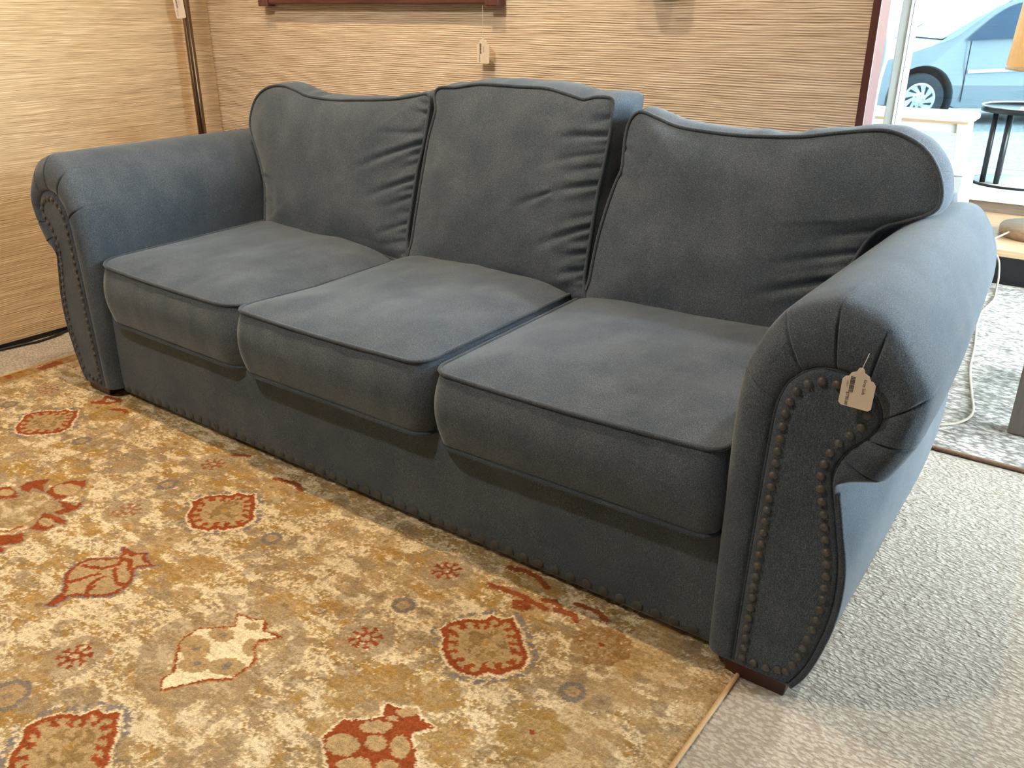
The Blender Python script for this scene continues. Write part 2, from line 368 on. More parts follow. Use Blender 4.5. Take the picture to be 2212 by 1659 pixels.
# ------------------------------------------------------------------ outside
struct(box('floor_street', -14, 10, 6.4, 40, -.34, -.24, ASPH))
struct(box('floor_pavement', -14, 10, RY1+.1, 6.4, -.34, -.14, PAVE))
def car_mesh(root, paint):
    # profile in car space: x toward the rear, z up from the ground; front wheel hub at x=0
    prof = [(-.82, .22), (-.86, .42), (-.80, .58), (-.62, .72), (-.2, .86), (.14, .98), (.30, 1.04), (.62, 1.26), (.95, 1.45), (1.5, 1.52), (2.3, 1.50), (2.9, 1.36), (3.2, 1.05), (3.3, .8), (3.32, .35), (3.2, .24), (2.98, .24)]
    def arch(cx, r, n=18): return [(cx+r*math.cos(a), .31+r*math.sin(a)) for a in np.linspace(-.2, math.pi+.2, n)]
    prof = catmull(prof, 70).tolist()
    prof += arch(2.62, .40) + [(2.15, .2), (.45, .2)] + arch(0, .40)
    V = []; lay = [(-0.02, .86), (.0, .93), (.03, .985), (.08, 1.0), (.8, 1.0)]
    prof = np.array(prof); n = len(prof)
    # side section: slight tumblehome above the belt line
    ys = [0, .0, .02, .06]
    rows = []
    for inset, yoff in ((.0, .0), (.012, -.0)): pass
    layers = [(0.0, .985), (.012, .997), (.04, 1.0), (.80, 1.0), (1.56, 1.0), (1.588, .997), (1.60, .985)]
    c0 = np.array([1.2, .75])
    for y, s in layers:
        for (x, z) in prof:
            q = c0 + (np.array([x, z])-c0)*s
            tum = max(0, z-.98)*.32 * (1 if y < .8 else -1)
            tum += max(0, .5-z)*.10 * (1 if y < .8 else -1)
            if .3 < y < 1.3: tum = 0
            V.append((q[0], y+tum, q[1]))
    F = [tuple(range(n))[::-1], tuple(range((len(layers)-1)*n, len(layers)*n))]
    for k in range(len(layers)-1):
        for i in range(n): F.append((k*n+i, k*n+(i+1) % n, (k+1)*n+(i+1) % n, (k+1)*n+i))
    bm = bmesh.new(); vs = [bm.verts.new(v) for v in V]
    for f in F: bm.faces.new([vs[i] for i in f])
    bmesh.ops.triangulate(bm, faces=[f for f in bm.faces if len(f.verts) > 4])
    body = bm_obj('body', bm, paint, root, False)
    # wheels
    for wx in (0, 2.62):
        for wy, sgn in ((.09, -1), (1.51, 1)):
            V, F = lathe([(.19, -.09), (.28, -.10), (.305, -.07), (.31, 0), (.305, .07), (.28, .10), (.19, .09)], 40)
            w = mesh_obj('wheel', [(x, z*1.0, y) for x, y, z in V], F, RUBB, root); w.location = (wx, wy, .31)
            Vh, Fh = lathe([(.0, -.085), (.05, -.09), (.10, -.075), (.165, -.082), (.195, -.095), (.2, -.08), (.2, .05)], 40)
            h = mesh_obj('hubcap', [(x, z*-sgn, y) for x, y, z in Vh], Fh, HUB, w)
            for k in range(9):
                a = 2*math.pi*k/9; tw = .35
                V3 = []
                for yy in (-.006, .006):
                    for rr_, hw, da in ((.085, .006, 0), (.165, .020, tw), (.165, -.016, tw), (.085, -.006, 0)):
                        V3.append((rr_*math.cos(a+da)-hw*math.sin(a+da), sgn*.084+yy, rr_*math.sin(a+da)+hw*math.cos(a+da)))
                mesh_obj('hubcap_slot', V3, [(0, 1, 2, 3), (7, 6, 5, 4), (0, 4, 5, 1), (1, 5, 6, 2), (2, 6, 7, 3), (3, 7, 4, 0)], RUBB, w, False)
            for k in range(5):
                a = 2*math.pi*k/5; V3, F3 = lathe([(.0, 0), (.011, 0), (.011, .012), (.0, .012)], 10)
                mesh_obj('lug_nut', [(x+.052*math.cos(a), sgn*(.084+z), y+.052*math.sin(a)) for x, y, z in V3], F3, GREYP, w)
    # side glass, door lines, moulding on the near side
    def plate(name, poly, mat, y, th=.01, side=0):
        out = []
        for x, z in poly: out.append((x, z))
        V, F = prism(out, 'y', y, y+th)
        V = [(x, yy + max(0, z-.98)*.32, z) for x, yy, z in V]
        return mesh_obj(name, V, F, mat, root, False)
    plate('side_window', catmull([(.50, 1.00), (.53, 1.07), (.82, 1.31), (1.05, 1.42), (1.28, 1.43), (1.30, 1.20), (1.29, 1.06), (.90, 1.03)], 40, True).tolist(), GLASSD, -.008)
    plate('side_window', [(1.38, 1.07), (1.38, 1.43), (2.1, 1.42), (2.16, 1.08)], GLASSD, -.008)
    plate('side_window', [(2.24, 1.08), (2.2, 1.41), (2.6, 1.36), (2.85, 1.1)], GLASSD, -.008)
    plate('door_seam', [(.50, .28), (.512, .28), (.515, 1.0), (.503, 1.0)], DARKM, -.003, .004)
    plate('door_seam', [(1.335, .24), (1.345, .24), (1.345, 1.04), (1.335, 1.04)], DARKM, -.003, .004)
    plate('side_moulding', [(.53, .62), (1.3, .66), (1.3, .70), (.53, .66)], WHITE, -.014, .014)
    plate('side_moulding', [(1.36, .665), (2.2, .70), (2.2, .74), (1.36, .705)], WHITE, -.014, .014)
    V, F = lathe([(.0, 0), (.405, 0), (.405, -.22), (.39, -.22), (.39, -.01)], 40)
    for wx in (0, 2.62): mesh_obj('wheel_well', [(x+wx, .225+z, y+.31) for x, y, z in V], F, RUBB, root)
    V, F = prism([(.20, 1.015), (.32, 1.055), (.98, 1.475), (.94, 1.485)], 'y', .14, 1.46); mesh_obj('windshield', V, F, WSG, root, False)
    box('headlight', -.74, -.55, .06, .30, .58, .70, WHITE, root, bev=.03)
car = empty('car', (-1.22, 11.0, -.24), math.radians(33)); car_mesh(car, CARP)
tag(car, 'silver car parked outside the shop window, its front wheel and hubcap in view', 'car')
car2 = empty('car', (-5.7, 15.0, -.24), math.radians(12)); car_mesh(car2, CARW)
tag(car2, 'white car farther back, seen in the narrow gap beside the wooden wall post', 'car')

# ------------------------------------------------------------------ patterned rug
def vnoise(x, y, seed, sx=1., sy=1.):
    """smooth value noise"""
    r = np.random.default_rng(seed); T = r.random((256, 256))
    X = x*sx; Y = y*sy; xi = np.floor(X).astype(int); yi = np.floor(Y).astype(int)
    fx = X-xi; fy = Y-yi; fx = fx*fx*(3-2*fx); fy = fy*fy*(3-2*fy)
    g = lambda a, b: T[a % 256, b % 256]
    return (g(xi, yi)*(1-fx)+g(xi+1, yi)*fx)*(1-fy)+(g(xi, yi+1)*(1-fx)+g(xi+1, yi+1)*fx)*fy
def fbm(x, y, seed, s, oct=4, asp=1., gain=.55):
    v = 0; a = 1; t = 0
    for k in range(oct):
        v = v+a*vnoise(x, y, seed+k*7, s*2**k, s*asp*2**k); t += a; a *= gain
    return v/t
def inpoly(x, y, P):
    P = np.array(P); inside = np.zeros(x.shape, bool); j = len(P)-1
    for i in range(len(P)):
        xi, yi = P[i]; xj, yj = P[j]
        c = ((yi > y) != (yj > y)) & (x < (xj-xi)*(y-yi)/(yj-yi+1e-12)+xi)
        inside ^= c; j = i
    return inside
def dpoly(x, y, P, closed=True):
    P = np.array(P, float); d = np.full(x.shape, 9.); n = len(P)
    for i in range(n if closed else n-1):
        a = P[i]; b = P[(i+1) % n]; ab = b-a; L2 = ab@ab+1e-12
        t = np.clip(((x-a[0])*ab[0]+(y-a[1])*ab[1])/L2, 0, 1)
        d = np.minimum(d, np.hypot(x-a[0]-t*ab[0], y-a[1]-t*ab[1]))
    return d
MOT = {"leaf1": [[-0.621, -0.426], [-0.635, -0.392], [-0.629, -0.358], [-0.594, -0.332], [-0.567, -0.351], [-0.553, -0.387], [-0.56, -0.432], [-0.583, -0.426]], "petal2": [[-0.701, -0.45], [-0.71, -0.427], [-0.698, -0.403], [-0.678, -0.385], [-0.664, -0.408], [-0.624, -0.428], [-0.655, -0.431], [-0.672, -0.434], [-0.656, -0.452], [-0.679, -0.457]], "petal0": [[-0.749, -0.514], [-0.737, -0.485], [-0.723, -0.466], [-0.675, -0.474], [-0.651, -0.48], [-0.673, -0.504], [-0.706, -0.534]], "petal3": [[-0.558, -0.43], [-0.521, -0.417], [-0.492, -0.415], [-0.508, -0.388], [-0.475, -0.418], [-0.487, -0.459], [-0.511, -0.464], [-0.503, -0.439]], "petal4": [[-0.495, -0.517], [-0.511, -0.498], [-0.529, -0.477], [-0.494, -0.469], [-0.449, -0.465], [-0.433, -0.476], [-0.468, -0.486], [-0.447, -0.494], [-0.447, -0.519], [-0.484, -0.539]], "petal5": [[-0.525, -0.606], [-0.489, -0.575], [-0.475, -0.552], [-0.442, -0.576], [-0.468, -0.612], [-0.445, -0.614], [-0.435, -0.622], [-0.46, -0.636]], "pom1": [[-0.166, -0.664], [-0.174, -0.636], [-0.181, -0.617], [-0.237, -0.581], [-0.254, -0.551], [-0.253, -0.519], [-0.204, -0.476], [-0.206, -0.462], [-0.237, -0.448], [-0.22, -0.444], [-0.189, -0.445], [-0.167, -0.424], [-0.15, -0.441], [-0.117, -0.445], [-0.098, -0.439], [-0.13, -0.47], [-0.131, -0.481], [-0.101, -0.502], [-0.086, -0.531], [-0.084, -0.563], [-0.123, -0.593], [-0.155, -0.616], [-0.151, -0.638], [-0.148, -0.651]], "pom2": [[0.247, -0.664], [0.219, -0.645], [0.22, -0.621], [0.171, -0.578], [0.152, -0.555], [0.153, -0.515], [0.205, -0.471], [0.174, -0.439], [0.215, -0.433], [0.234, -0.419], [0.257, -0.428], [0.264, -0.441], [0.312, -0.433], [0.283, -0.47], [0.292, -0.485], [0.321, -0.507], [0.328, -0.537], [0.325, -0.571], [0.296, -0.596], [0.27, -0.627], [0.258, -0.653]], "pom3": [[0.575, -0.568], [0.568, -0.56], [0.565, -0.53], [0.568, -0.512], [0.597, -0.49], [0.617, -0.465], [0.595, -0.441], [0.622, -0.435], [0.65, -0.417], [0.67, -0.43], [0.707, -0.434], [0.687, -0.457], [0.686, -0.47], [0.698, -0.477], [0.714, -0.49], [0.729, -0.503], [0.737, -0.52], [0.755, -0.542], [0.743, -0.584], [0.697, -0.619], [0.65, -0.62], [0.609, -0.592]], "med3": [[0.544, -0.231], [0.548, -0.199], [0.571, -0.169], [0.597, -0.156], [0.601, -0.134], [0.626, -0.132], [0.64, -0.114], [0.651, -0.123], [0.68, -0.142], [0.704, -0.167], [0.736, -0.192], [0.742, -0.227], [0.728, -0.245], [0.713, -0.269], [0.697, -0.269], [0.687, -0.291], [0.646, -0.303], [0.609, -0.29], [0.585, -0.272], [0.565, -0.244]]}
POM1L = [[[-0.203, -0.591], [-0.193, -0.571], [-0.188, -0.551], [-0.18, -0.536]], [[-0.237, -0.54], [-0.214, -0.532], [-0.191, -0.519], [-0.176, -0.491], [-0.191, -0.471]], [[-0.167, -0.505], [-0.143, -0.521], [-0.117, -0.531], [-0.096, -0.524]], [[-0.142, -0.487], [-0.168, -0.467], [-0.182, -0.469]], [[-0.155, -0.576], [-0.16, -0.563], [-0.163, -0.548], [-0.161, -0.535]], [[-0.131, -0.593], [-0.143, -0.582], [-0.147, -0.566]]]
HOL = {"pom1": [[-0.215, -0.565, 0.018, 0.014, -0.018, 0.011], [-0.139, -0.504, 0.01, 0.007, -0.025, 0.015], [-0.119, -0.562, 0.019, 0.014, -0.015, 0.009], [-0.164, -0.599, 0.014, 0.011, -0.011, 0.006], [-0.165, -0.553, 0.009, 0.007, -0.008, 0.004], [-0.213, -0.512, 0.022, 0.016, -0.008, 0.005]], "pom2": [[0.195, -0.555, 0.015, 0.011, -0.019, 0.013], [0.206, -0.501, 0.013, 0.009, -0.012, 0.008], [0.287, -0.489, 0.01, 0.007, -0.013, 0.01], [0.238, -0.585, 0.015, 0.012, -0.011, 0.008], [0.292, -0.552, 0.018, 0.013, -0.012, 0.009], [0.235, -0.448, 0.009, 0.006, -0.007, 0.005]], "pom3": [[0.607, -0.554, 0.019, 0.014, -0.015, 0.014], [0.624, -0.492, 0.018, 0.014, -0.009, 0.009], [0.688, -0.499, 0.01, 0.008, -0.015, 0.016], [0.65, -0.518, 0.013, 0.009, -0.01, 0.01], [0.654, -0.573, 0.02, 0.015, -0.009, 0.009], [0.701, -0.542, 0.012, 0.009, -0.008, 0.008], [0.644, -0.434, 0.012, 0.009, -0.006, 0.007], [0.634, -0.459, 0.007, 0.005, -0.004, 0.005]], "leaf1": [[-0.59, -0.386, 0.023, 0.018, -0.023, 0.013]], "petal4": [[-0.479, -0.497, 0.013, 0.009, -0.016, 0.008]], "petal0": [[-0.699, -0.489, 0.013, 0.01, -0.014, 0.007]]}
CREAM = np.array((.69, .595, .43)); TAN = np.array((.385, .28, .160)); GOLD = np.array((.34, .215, .080)); OLIVE = np.array((.20, .135, .065))
RUST = np.array((.225, .060, .024)); GREYC = np.array((.17, .15, .145)); TAUPE = np.array((.28, .215, .145)); BROWN = np.array((.25, .13, .045))
def rug_color(X, Y):
    wx = X + (fbm(X, Y, 3, 60, 3)-.5)*.016; wy = Y + (fbm(X, Y, 5, 60, 3)-.5)*.016
    jr = np.random.default_rng(77); jx = (jr.random(X.shape)-.5)*.0036; jy = (jr.random(X.shape)-.5)*.0036; jw = jr.random(X.shape)-.5
    wx2 = X + jx + (fbm(X, Y, 3, 160, 2)-.5)*.007; wy2 = Y + jy + (fbm(X, Y, 5, 160, 2)-.5)*.007
    n1 = fbm(wx, wy, 21, 11, 4); n2 = fbm(wx, wy, 31, 17, 4); n3 = fbm(X, wy, 41, 20, 5, 2.2, .7)+jw*.10; n4 = fbm(wx2, wy2, 51, 70, 3)+jw*.12
    col = np.tile(TAN, X.shape+(1,)).astype(float); hgt = np.full(X.shape, .6)
    def put(mask, c, h=None, k=1.):
        nonlocal col, hgt
        col[mask] = col[mask]*(1-k)+np.asarray(c)*k
        if h is not None: hgt[mask] = h
    m = np.clip((n1-.50)*9, 0, 1)[..., None]; col = col*(1-m)+GOLD*m
    m = np.clip((.40-n2)*9, 0, .9)[..., None]; col = col*(1-m)+TAUPE*m
    put((n4 > .63), OLIVE, .7, .42)
    # florets: little cells of dyed pile with worn cream veins between
    def worley(px, py, sc, seed):
        R_ = np.random.default_rng(seed); J = R_.random((256, 256, 3)); X_ = px*sc; Y_ = py*sc
        xi = np.floor(X_).astype(int); yi = np.floor(Y_).astype(int); f1 = np.full(px.shape, 9.); f2 = f1.copy(); idv = np.zeros(px.shape)
        for a_ in (-1, 0, 1):
            for b_ in (-1, 0, 1):
                q = J[(xi+a_) % 256, (yi+b_) % 256]
                d = np.hypot(xi+a_+q[..., 0]-X_, yi+b_+q[..., 1]-Y_); nw = d < f1
                f2 = np.where(nw, f1, np.minimum(f2, d)); f1 = np.where(nw, d, f1); idv = np.where(nw, q[..., 2], idv)
        return f1, f2, idv
    f1, f2, idv = worley(wx2*1.0, wy2*1.25, 58, 301)
    zone = fbm(X, Y, 311, 6.5, 3)
    cell = zone > .44
    put(cell & (idv < .34), TAN*.92, .65, .8); put(cell & (idv >= .34) & (idv < .56), GOLD*.95, .65, .75); put(cell & (idv >= .56) & (idv < .74), TAUPE, .65, .7); put(cell & (idv > .9), OLIVE*1.1, .65, .6)
    put(cell & (f1 < .16) & (idv > .3), OLIVE, .7, .45)
    vein = cell & ((f2-f1) < .17+.22*(n3-.5)) & (n3 > .44)
    vor = np.abs(fbm(wx2, wy2, 61, 38, 2)-.5)
    cream = ((n3 > .59) & (n4 < .68)) | vein | ((vor < .020) & (n2 > .47))
    put(cream, CREAM, .25, .90)
    put((n3 > .50) & ~cream, CREAM*.9, .5, .28)
    put((fbm(wx, wy, 77, 26, 2) > .69), TAUPE*.9, .6, .6)
    edgefade = (X > .86) & (n1 > .44); put(edgefade, TAN*1.12, .5, .55)
    med = np.array(MOT['med3']); mc = med.mean(0)
    def sub(xc, yc, rx, ry, p=2): return (np.abs((wx-xc)/rx)**p+np.abs((wy-yc)/ry)**p)
    # lattice discs (faint tan/ochre flowers)
    for i in range(-5, 5):
        for j in range(-4, 5):
            xc = .030+.412*i + (0 if j % 2 == 0 else .206)*0; yc = -.217 + .3*j
            # pale ring flowers between the main motifs
            d = np.hypot(wx-(xc+.206), wy-(yc+.15)); 
            put((d < .050) & (n4 < .60), GOLD, .65, .65 if (i+j) % 2 else .35); put((d < .026), TAN, .6, .8); put(d < .008, OLIVE, .7, .8)
    for (xc, yc, r, c) in ((.828, -.078, .058, BROWN), (.848, -.34, .060, GOLD), (.66, -.375, .042, GOLD), (.57, -.40, .046, GOLD), (.735, -.43, .042, GOLD), (.52, -.46, .045, GOLD), (-.928, -.064, .06, GOLD), (-.05, -.08, .055, GOLD), (-.6, -.22, .06, TAUPE), (-.02, -.40, .055, GOLD), (-1.2, -.33, .05, GOLD)):
        a = np.arctan2(wy-yc, wx-xc); rr = np.hypot(wx-xc, wy-yc); rad = r*(1+.10*np.cos(8*a))
        put((rr < rad) & (n4 < .64), c*.9, .7, .75); put(rr < r*.5, TAN*.95, .65, .7); put((rr < r*.5) & (np.cos(8*a) > .55) & (rr > r*.2), c*.8, .7, .6)
    for xc, yc in ((.828, -.078), (.848, -.34)): put(np.hypot(wx2-xc, wy2-yc) < .0065, RUST, .8)
    # grey rings
    for xc, yc, r in [(-.823+.4185*i, -.218, .021) for i in range(-1, 5)]+[(.035, -.835, .036), (-.30, -.835, .03)]:
        d = np.hypot(wx2-xc, (wy2-yc)); put(d < r+.004, TAN*.95, .6); put((d < r+.005) & (d > r-.0065), GREYC, .7, .88); put((d < .007) & (d > .0035), GREYC, .7, .6)
        for dx, rr in ((-.058, .017), (.055, .020)):
            d = np.hypot(wx2-xc-dx, wy2-yc-dx*.15); put((d < rr), TAUPE*1.05, .6, .85); put(d < .007, OLIVE, .7, .6)
    # little hooked stars on pale discs
    for xc, yc, k in ((.032, -.708, 1), (.443, -.337, 1), (.427, -.072, 1), (-.371, -.351, .55), (-.402, -.078, .75), (-1.255, -.088, .6), (-.80, -.5, .6), (-1.18, -.46, .6), (.85, -.6, 1)):
        dx, dy = wx2-xc, wy2-yc; r = np.hypot(dx, dy); a = np.arctan2(dy, dx)
        put((r < .060) & (n4 < .66), TAUPE*1.12, .65, .75)
        s = np.abs(((a*8/(2*np.pi)) % 1)-.5)*2   # 0 centre of spoke
        rc = RUST*k+TAN*(1-k)*.8
        put((np.abs(r-.011) < .003), rc, .8)
        put((r > .011) & (r < .028) & ((1-s)*r*.39 < .0030), rc, .8)
        put((np.abs(r-.030) < .0032) & (s > .45), rc, .8)
    # scalloped medallions
    rel = med-mc; sc_in = .86
    for (xc, yc, q) in ((mc[0], mc[1], 1), (mc[0]-.822, mc[1]+.001, 1), (mc[0]-1.668, mc[1], 1), (.238, -.832, 1.02), (-.59, -.832, 1), (-1.42, -.832, 1)):
        P = rel*q+np.array([xc, yc]); box_ = (np.abs(X-xc) < .16) & (np.abs(Y-yc) < .16)
        if not box_.any(): continue
        x = wx2[box_]; y = wy2[box_]
        ins = inpoly(x, y, P); d = dpoly(x, y, P); a = np.arctan2(y-yc, x-xc)
        c = col[box_]; h = hgt[box_]
        o = (~ins) & (d < .020) & (d > .007) & (fbm(x, y, 91, 150, 1) > .52); c[o] = GREYC*1.25; h[o] = .6
        o = (~ins) & (d <= .005); c[o] = CREAM; h[o] = .25
        c[ins] = TAN*1.02; h[ins] = .65
        ang = (a*16/(2*np.pi)) % 1
        teeth = .009+.015*(np.abs(ang-.5) < .17)+.006*((ang > .3) & (ang < .85))*(np.abs(d-.020) < .0045)*2
        r_ = ins & ((d < .0115) | ((np.abs(ang-.5) < .20) & (d < .026)) | ((np.abs(d-.0245) < .0045) & (ang > .30) & (ang < .88)))
        c[r_] = RUST*1.12; h[r_] = .85
        m2 = ins & (d > .032) & (np.hypot(x-xc, y-yc) < .046); o = m2 & (fbm(x, y, 95, 75, 2) > .53); c[o] = OLIVE*1.25
        o = np.hypot(x-xc, y-yc) < .008; c[o] = GOLD*1.1
        col[box_] = c; hgt[box_] = h
    # big red motifs traced on the rug plane
    def shape(P, fill, outline=None, ow=.003, rim=CREAM, rw=.004, holes=(), hc=TAN, off=(0, 0)):
        P = np.array(P)+np.array(off); x0, y0 = P.min(0)-.03; x1, y1 = P.max(0)+.03
        b = (X > x0) & (X < x1) & (Y > y0) & (Y < y1)
        if not b.any(): return
        x = wx2[b]; y = wy2[b]; ins = inpoly(x, y, P); d = dpoly(x, y, P); c = col[b]; h = hgt[b]
        o = (~ins) & (d < rw); c[o] = rim; h[o] = .25
        c[ins] = fill; h[ins] = .85
        for hx, hy, ax, ay, bx, by in holes:
            ax, ay, bx, by = ax*1.22, ay*1.22, bx*1.22, by*1.22
            ux = x-hx-off[0]; uy = y-hy-off[1]; det = ax*by-ay*bx
            s = (ux*by-uy*bx)/det; t = (ax*uy-ay*ux)/det
            o = ins & (s*s+t*t < 1); c[o] = hc
            o2 = ins & (s*s+t*t < .16); c[o2] = hc*.9
        if outline is not None: o = ins & (d < ow); c[o] = outline; h[o] = .9
        col[b] = c; hgt[b] = h
    P2 = np.array(MOT['pom2']); c2 = P2.mean(0)
    hal = np.hypot((wx-c2[0]), (wy-c2[1]+.0)); put((hal < .16) & (hal > .05) & (fbm(wx, wy, 83, 14, 2) > .42), TAUPE*1.05, .55, .6)
    for off in ((0, 0), (-.835, 0)):
        shape(MOT['pom2'], CREAM*1.08, RUST*1.1, .0046, TAN, .004, [(a_, b_, c_*1.35, d_*1.35, e_*1.35, f_*1.35) for a_, b_, c_, d_, e_, f_ in HOL['pom2']], TAN*1.0, off)
        for a_, b_ in ((.199, -.552), (.208, -.500), (.240, -.583), (.290, -.550)):
            q = np.hypot(wx2-a_-off[0], wy2-b_-off[1]); put((q < .0085) & (fbm(wx2, wy2, 401, 120, 1) > .42), GREYC*1.1, .7, .9)
        shape(MOT['pom1'], TAN*.97, RUST, .0085, GREYC*1.3, .004, (), TAN, off)
        for ln in POM1L:
            ln = np.array(ln)+np.array(off); d = dpoly(wx2, wy2, ln, False); put(d < .0052, RUST, .85)
        for (a_, b_, q) in ((-.172, -.640, .020), (-.190, -.446, .012), (-.112, -.441, .014)):
            put((np.hypot(wx2-a_-off[0], wy2-b_-off[1]) < q) & inpoly(wx2-off[0], wy2-off[1], MOT['pom1']), RUST, .85)
    shape(MOT['pom3'], RUST*1.05, None, 0, CREAM, .005, HOL['pom3'], TAN*1.05)
    fl = hgt*0; fx, fy = -.60, -.50; put((np.hypot(wx-fx, wy-fy) < .095), TAN*.9, .6, .6)
    put((np.hypot(wx-fx, wy-fy) < .095) & (n4 > .5), OLIVE, .6, .5)
    for k in ('leaf1', 'petal2', 'petal0', 'petal3', 'petal4', 'petal5'):
        shape(MOT[k], RUST, None, 0, TAUPE, .006, HOL.get(k, ()), TAN)
    # red scrolls near the sofa
    for pts in ([(.536, -.054), (.588, -.049), (.62, -.045), (.643, -.050), (.679, -.052)], [(.63, -.060), (.645, -.068), (.64, -.082), (.622, -.082), (.612, -.072), (.63, -.060)], [(.695, -.041), (.715, -.036), (.736, -.034), (.75, -.045)], [(.66, -.03), (.68, -.02), (.70, -.03)],
                [(.531, .019), (.565, .03), (.60, .028), (.64, .01)], [(.72, .0), (.768, .004), (.80, -.01)], [(-1.049, -.055), (-1.03, -.03), (-1.057, -.004), (-1.02, .0), (-.988, .003), (-1.0, -.03), (-1.049, -.055)], [(-.95, -.05), (-.92, -.03), (-.89, -.035)], [(-.20, -.03), (-.14, -.015), (-.1, -.03)], [(-.40, -.01), (-.36, .01)]):
        d = dpoly(wx2, wy2, pts, False); put((d < .0075), RUST*1.0, .8, .95)
    # border at the far left edge
    put((X < -1.43) & (n1 > .40), BROWN, .7, .7)
    put((X < -1.44) & (fbm(wx, wy, 99, 22, 2) > .5) & (Y > -.12), RUST, .8, .9)
    fine = (fbm(X, Y, 111, 240, 2)-.5)
    # pile strands run across the rug; short streaks in the worn cream
    st = (vnoise(X, Y, 131, 30, 330)-.5)
    col = col*(1+.5*fine[..., None]+.3*st[..., None]+.30*jw[..., None])
    lum = col.mean(-1, keepdims=True); col = lum+(col-lum)*1.10
    return np.clip(col, .01, .95), hgt, fine, st
def make_rug():
    xs = np.r_[np.arange(-1.50, 1.0731, .0026)]
    ys = np.unique(np.round(np.r_[np.arange(-1.75, -.98, .007), np.arange(-.98, .07, .0026), np.arange(.07, .98, .02)], 5))
    X, Y = np.meshgrid(xs, ys, indexing='ij'); nx, ny = X.shape
    col, h, fine, st = rug_color(X, Y)
    z = .0045+.0032*h+.0022*fine+.0012*st*(h < .4)
    e = np.minimum(np.minimum(X-xs[0], xs[-1]-X), np.minimum(Y-ys[0], ys[-1]-Y)); z *= np.clip(.35+e/.02, 0, 1)
    V = np.stack([X, Y, z], -1).reshape(-1, 3)
    i = np.arange(nx*ny).reshape(nx, ny)
    F = np.stack([i[:-1, :-1], i[1:, :-1], i[1:, 1:], i[:-1, 1:]], -1).reshape(-1, 4)
    m, nt, b = newmat('rug_pile')
    at = nt.nodes.new('ShaderNodeAttribute'); at.attribute_name = 'rug_dye'
    n = N(nt, 'ShaderNodeTexNoise', Scale=1.0, Detail=3.0, Roughness=.65); L(nt, coords(nt, (520, 700, 500)), n.inputs['Vector'])
    c = mixc(nt, 1.0, at.outputs['Color'], ramp(nt, n.outputs[0], [(.3, (.66, .65, .62)), (.7, (1.30, 1.3, 1.3))]), 'MULTIPLY')
    L(nt, c, b.inputs['Base Color']); b.inputs['Roughness'].default_value = .95; b.inputs['Specular IOR Level'].default_value = .1
    bump(nt, b, n.outputs[0], .7, .003)
    root = empty('patterned_rug', (0, 0, 0))
    o = mesh_obj('pile', V, F, m, root)
    ca = o.data.color_attributes.new('rug_dye', 'FLOAT_COLOR', 'POINT')
    ca.data.foreach_set('color', np.concatenate([col.reshape(-1, 3), np.ones((nx*ny, 1))], 1).astype(np.float32).ravel())
    for name, pts in (('binding', [(1.0745, ys[0], .004), (1.0745, ys[-1], .004)]), ('binding', [(-1.5005, ys[0], .003), (-1.5005, ys[-1], .003)])):
        P = even(pts, n=60); V_, F_ = tube(P, .0048, 8); V_ = [(v[0], v[1], max(.0003, v[2])) for v in V_]
        mesh_obj(name, V_, F_, BIND, root)
    tag(root, 'patterned area rug in cream, gold and rust with worn medallions, under and before the sofa', 'rug')
    return root
make_rug()
r2 = empty('woven_rug', (0, 0, 0))
box('pile', .55, 3.1, 1.20, 3.02, 0, .010, SISAL, r2)
for a, b_ in (((.54, 1.193), (3.11, 1.193)), ((.54, 1.193), (.54, 3.02)), ((3.11, 1.193), (3.11, 3.02))):
    tube_obj('binding', even([(a[0], a[1], .007), (b_[0], b_[1], .007)], n=40), .0068, BINDB, r2)
tag(r2, 'thick grey-white woven rug with thin brown bound edge behind the sofa', 'rug')

# ------------------------------------------------------------------ SOFA
sofa = empty('sofa', (0, 0, 0))
tag(sofa, 'blue-grey three-seat roll-arm sofa with piped cushions and nailhead trim', 'sofa')
PO = [((1.062, .036), (1.004, .036)), ((1.064, .12), (1.004, .12)), ((1.066, .2), (1.004, .2)), ((1.069, .30), (1.004, .30)), ((1.072, .40), (1.004, .40)), ((1.076, .50), (1.005, .52)),
      ((1.079, .555), (1.010, .595)), ((1.088, .592), (1.024, .65)), ((1.100, .613), (1.046, .692)), ((1.125, .634), (1.085, .730)),
      ((1.150, .642), (1.128, .750)), ((1.175, .641), (1.170, .752)), ((1.205, .632), (1.213, .737)), ((1.228, .612), (1.262, .697)),
      ((1.239, .588), (1.296, .645)), ((1.237, .566), (1.304, .59)), ((1.226, .546), (1.294, .545)), ((1.207, .524), (1.281, .500)),
      ((1.194, .503), (1.258, .470)), ((1.187, .475), (1.215, .454)), ((1.188, .450), (1.196, .448)), ((1.197, .41), (1.203, .411)),
      ((1.208, .36), (1.214, .361)), ((1.218, .31), (1.225, .311)), ((1.2215, .26), (1.2285, .26)), ((1.219, .21), (1.226, .209)), ((1.211, .16), (1.218, .158)),
      ((1.198, .105), (1.204, .102)), ((1.184, .066), (1.190, .062)), ((1.168, .036), (1.172, .030))]
PL = [6.3, 8.6, 10.6, 12.3, 14.3, 16.1, 18.0]          # pleats, in control-point units
ROLL = (5.6, 20.2)
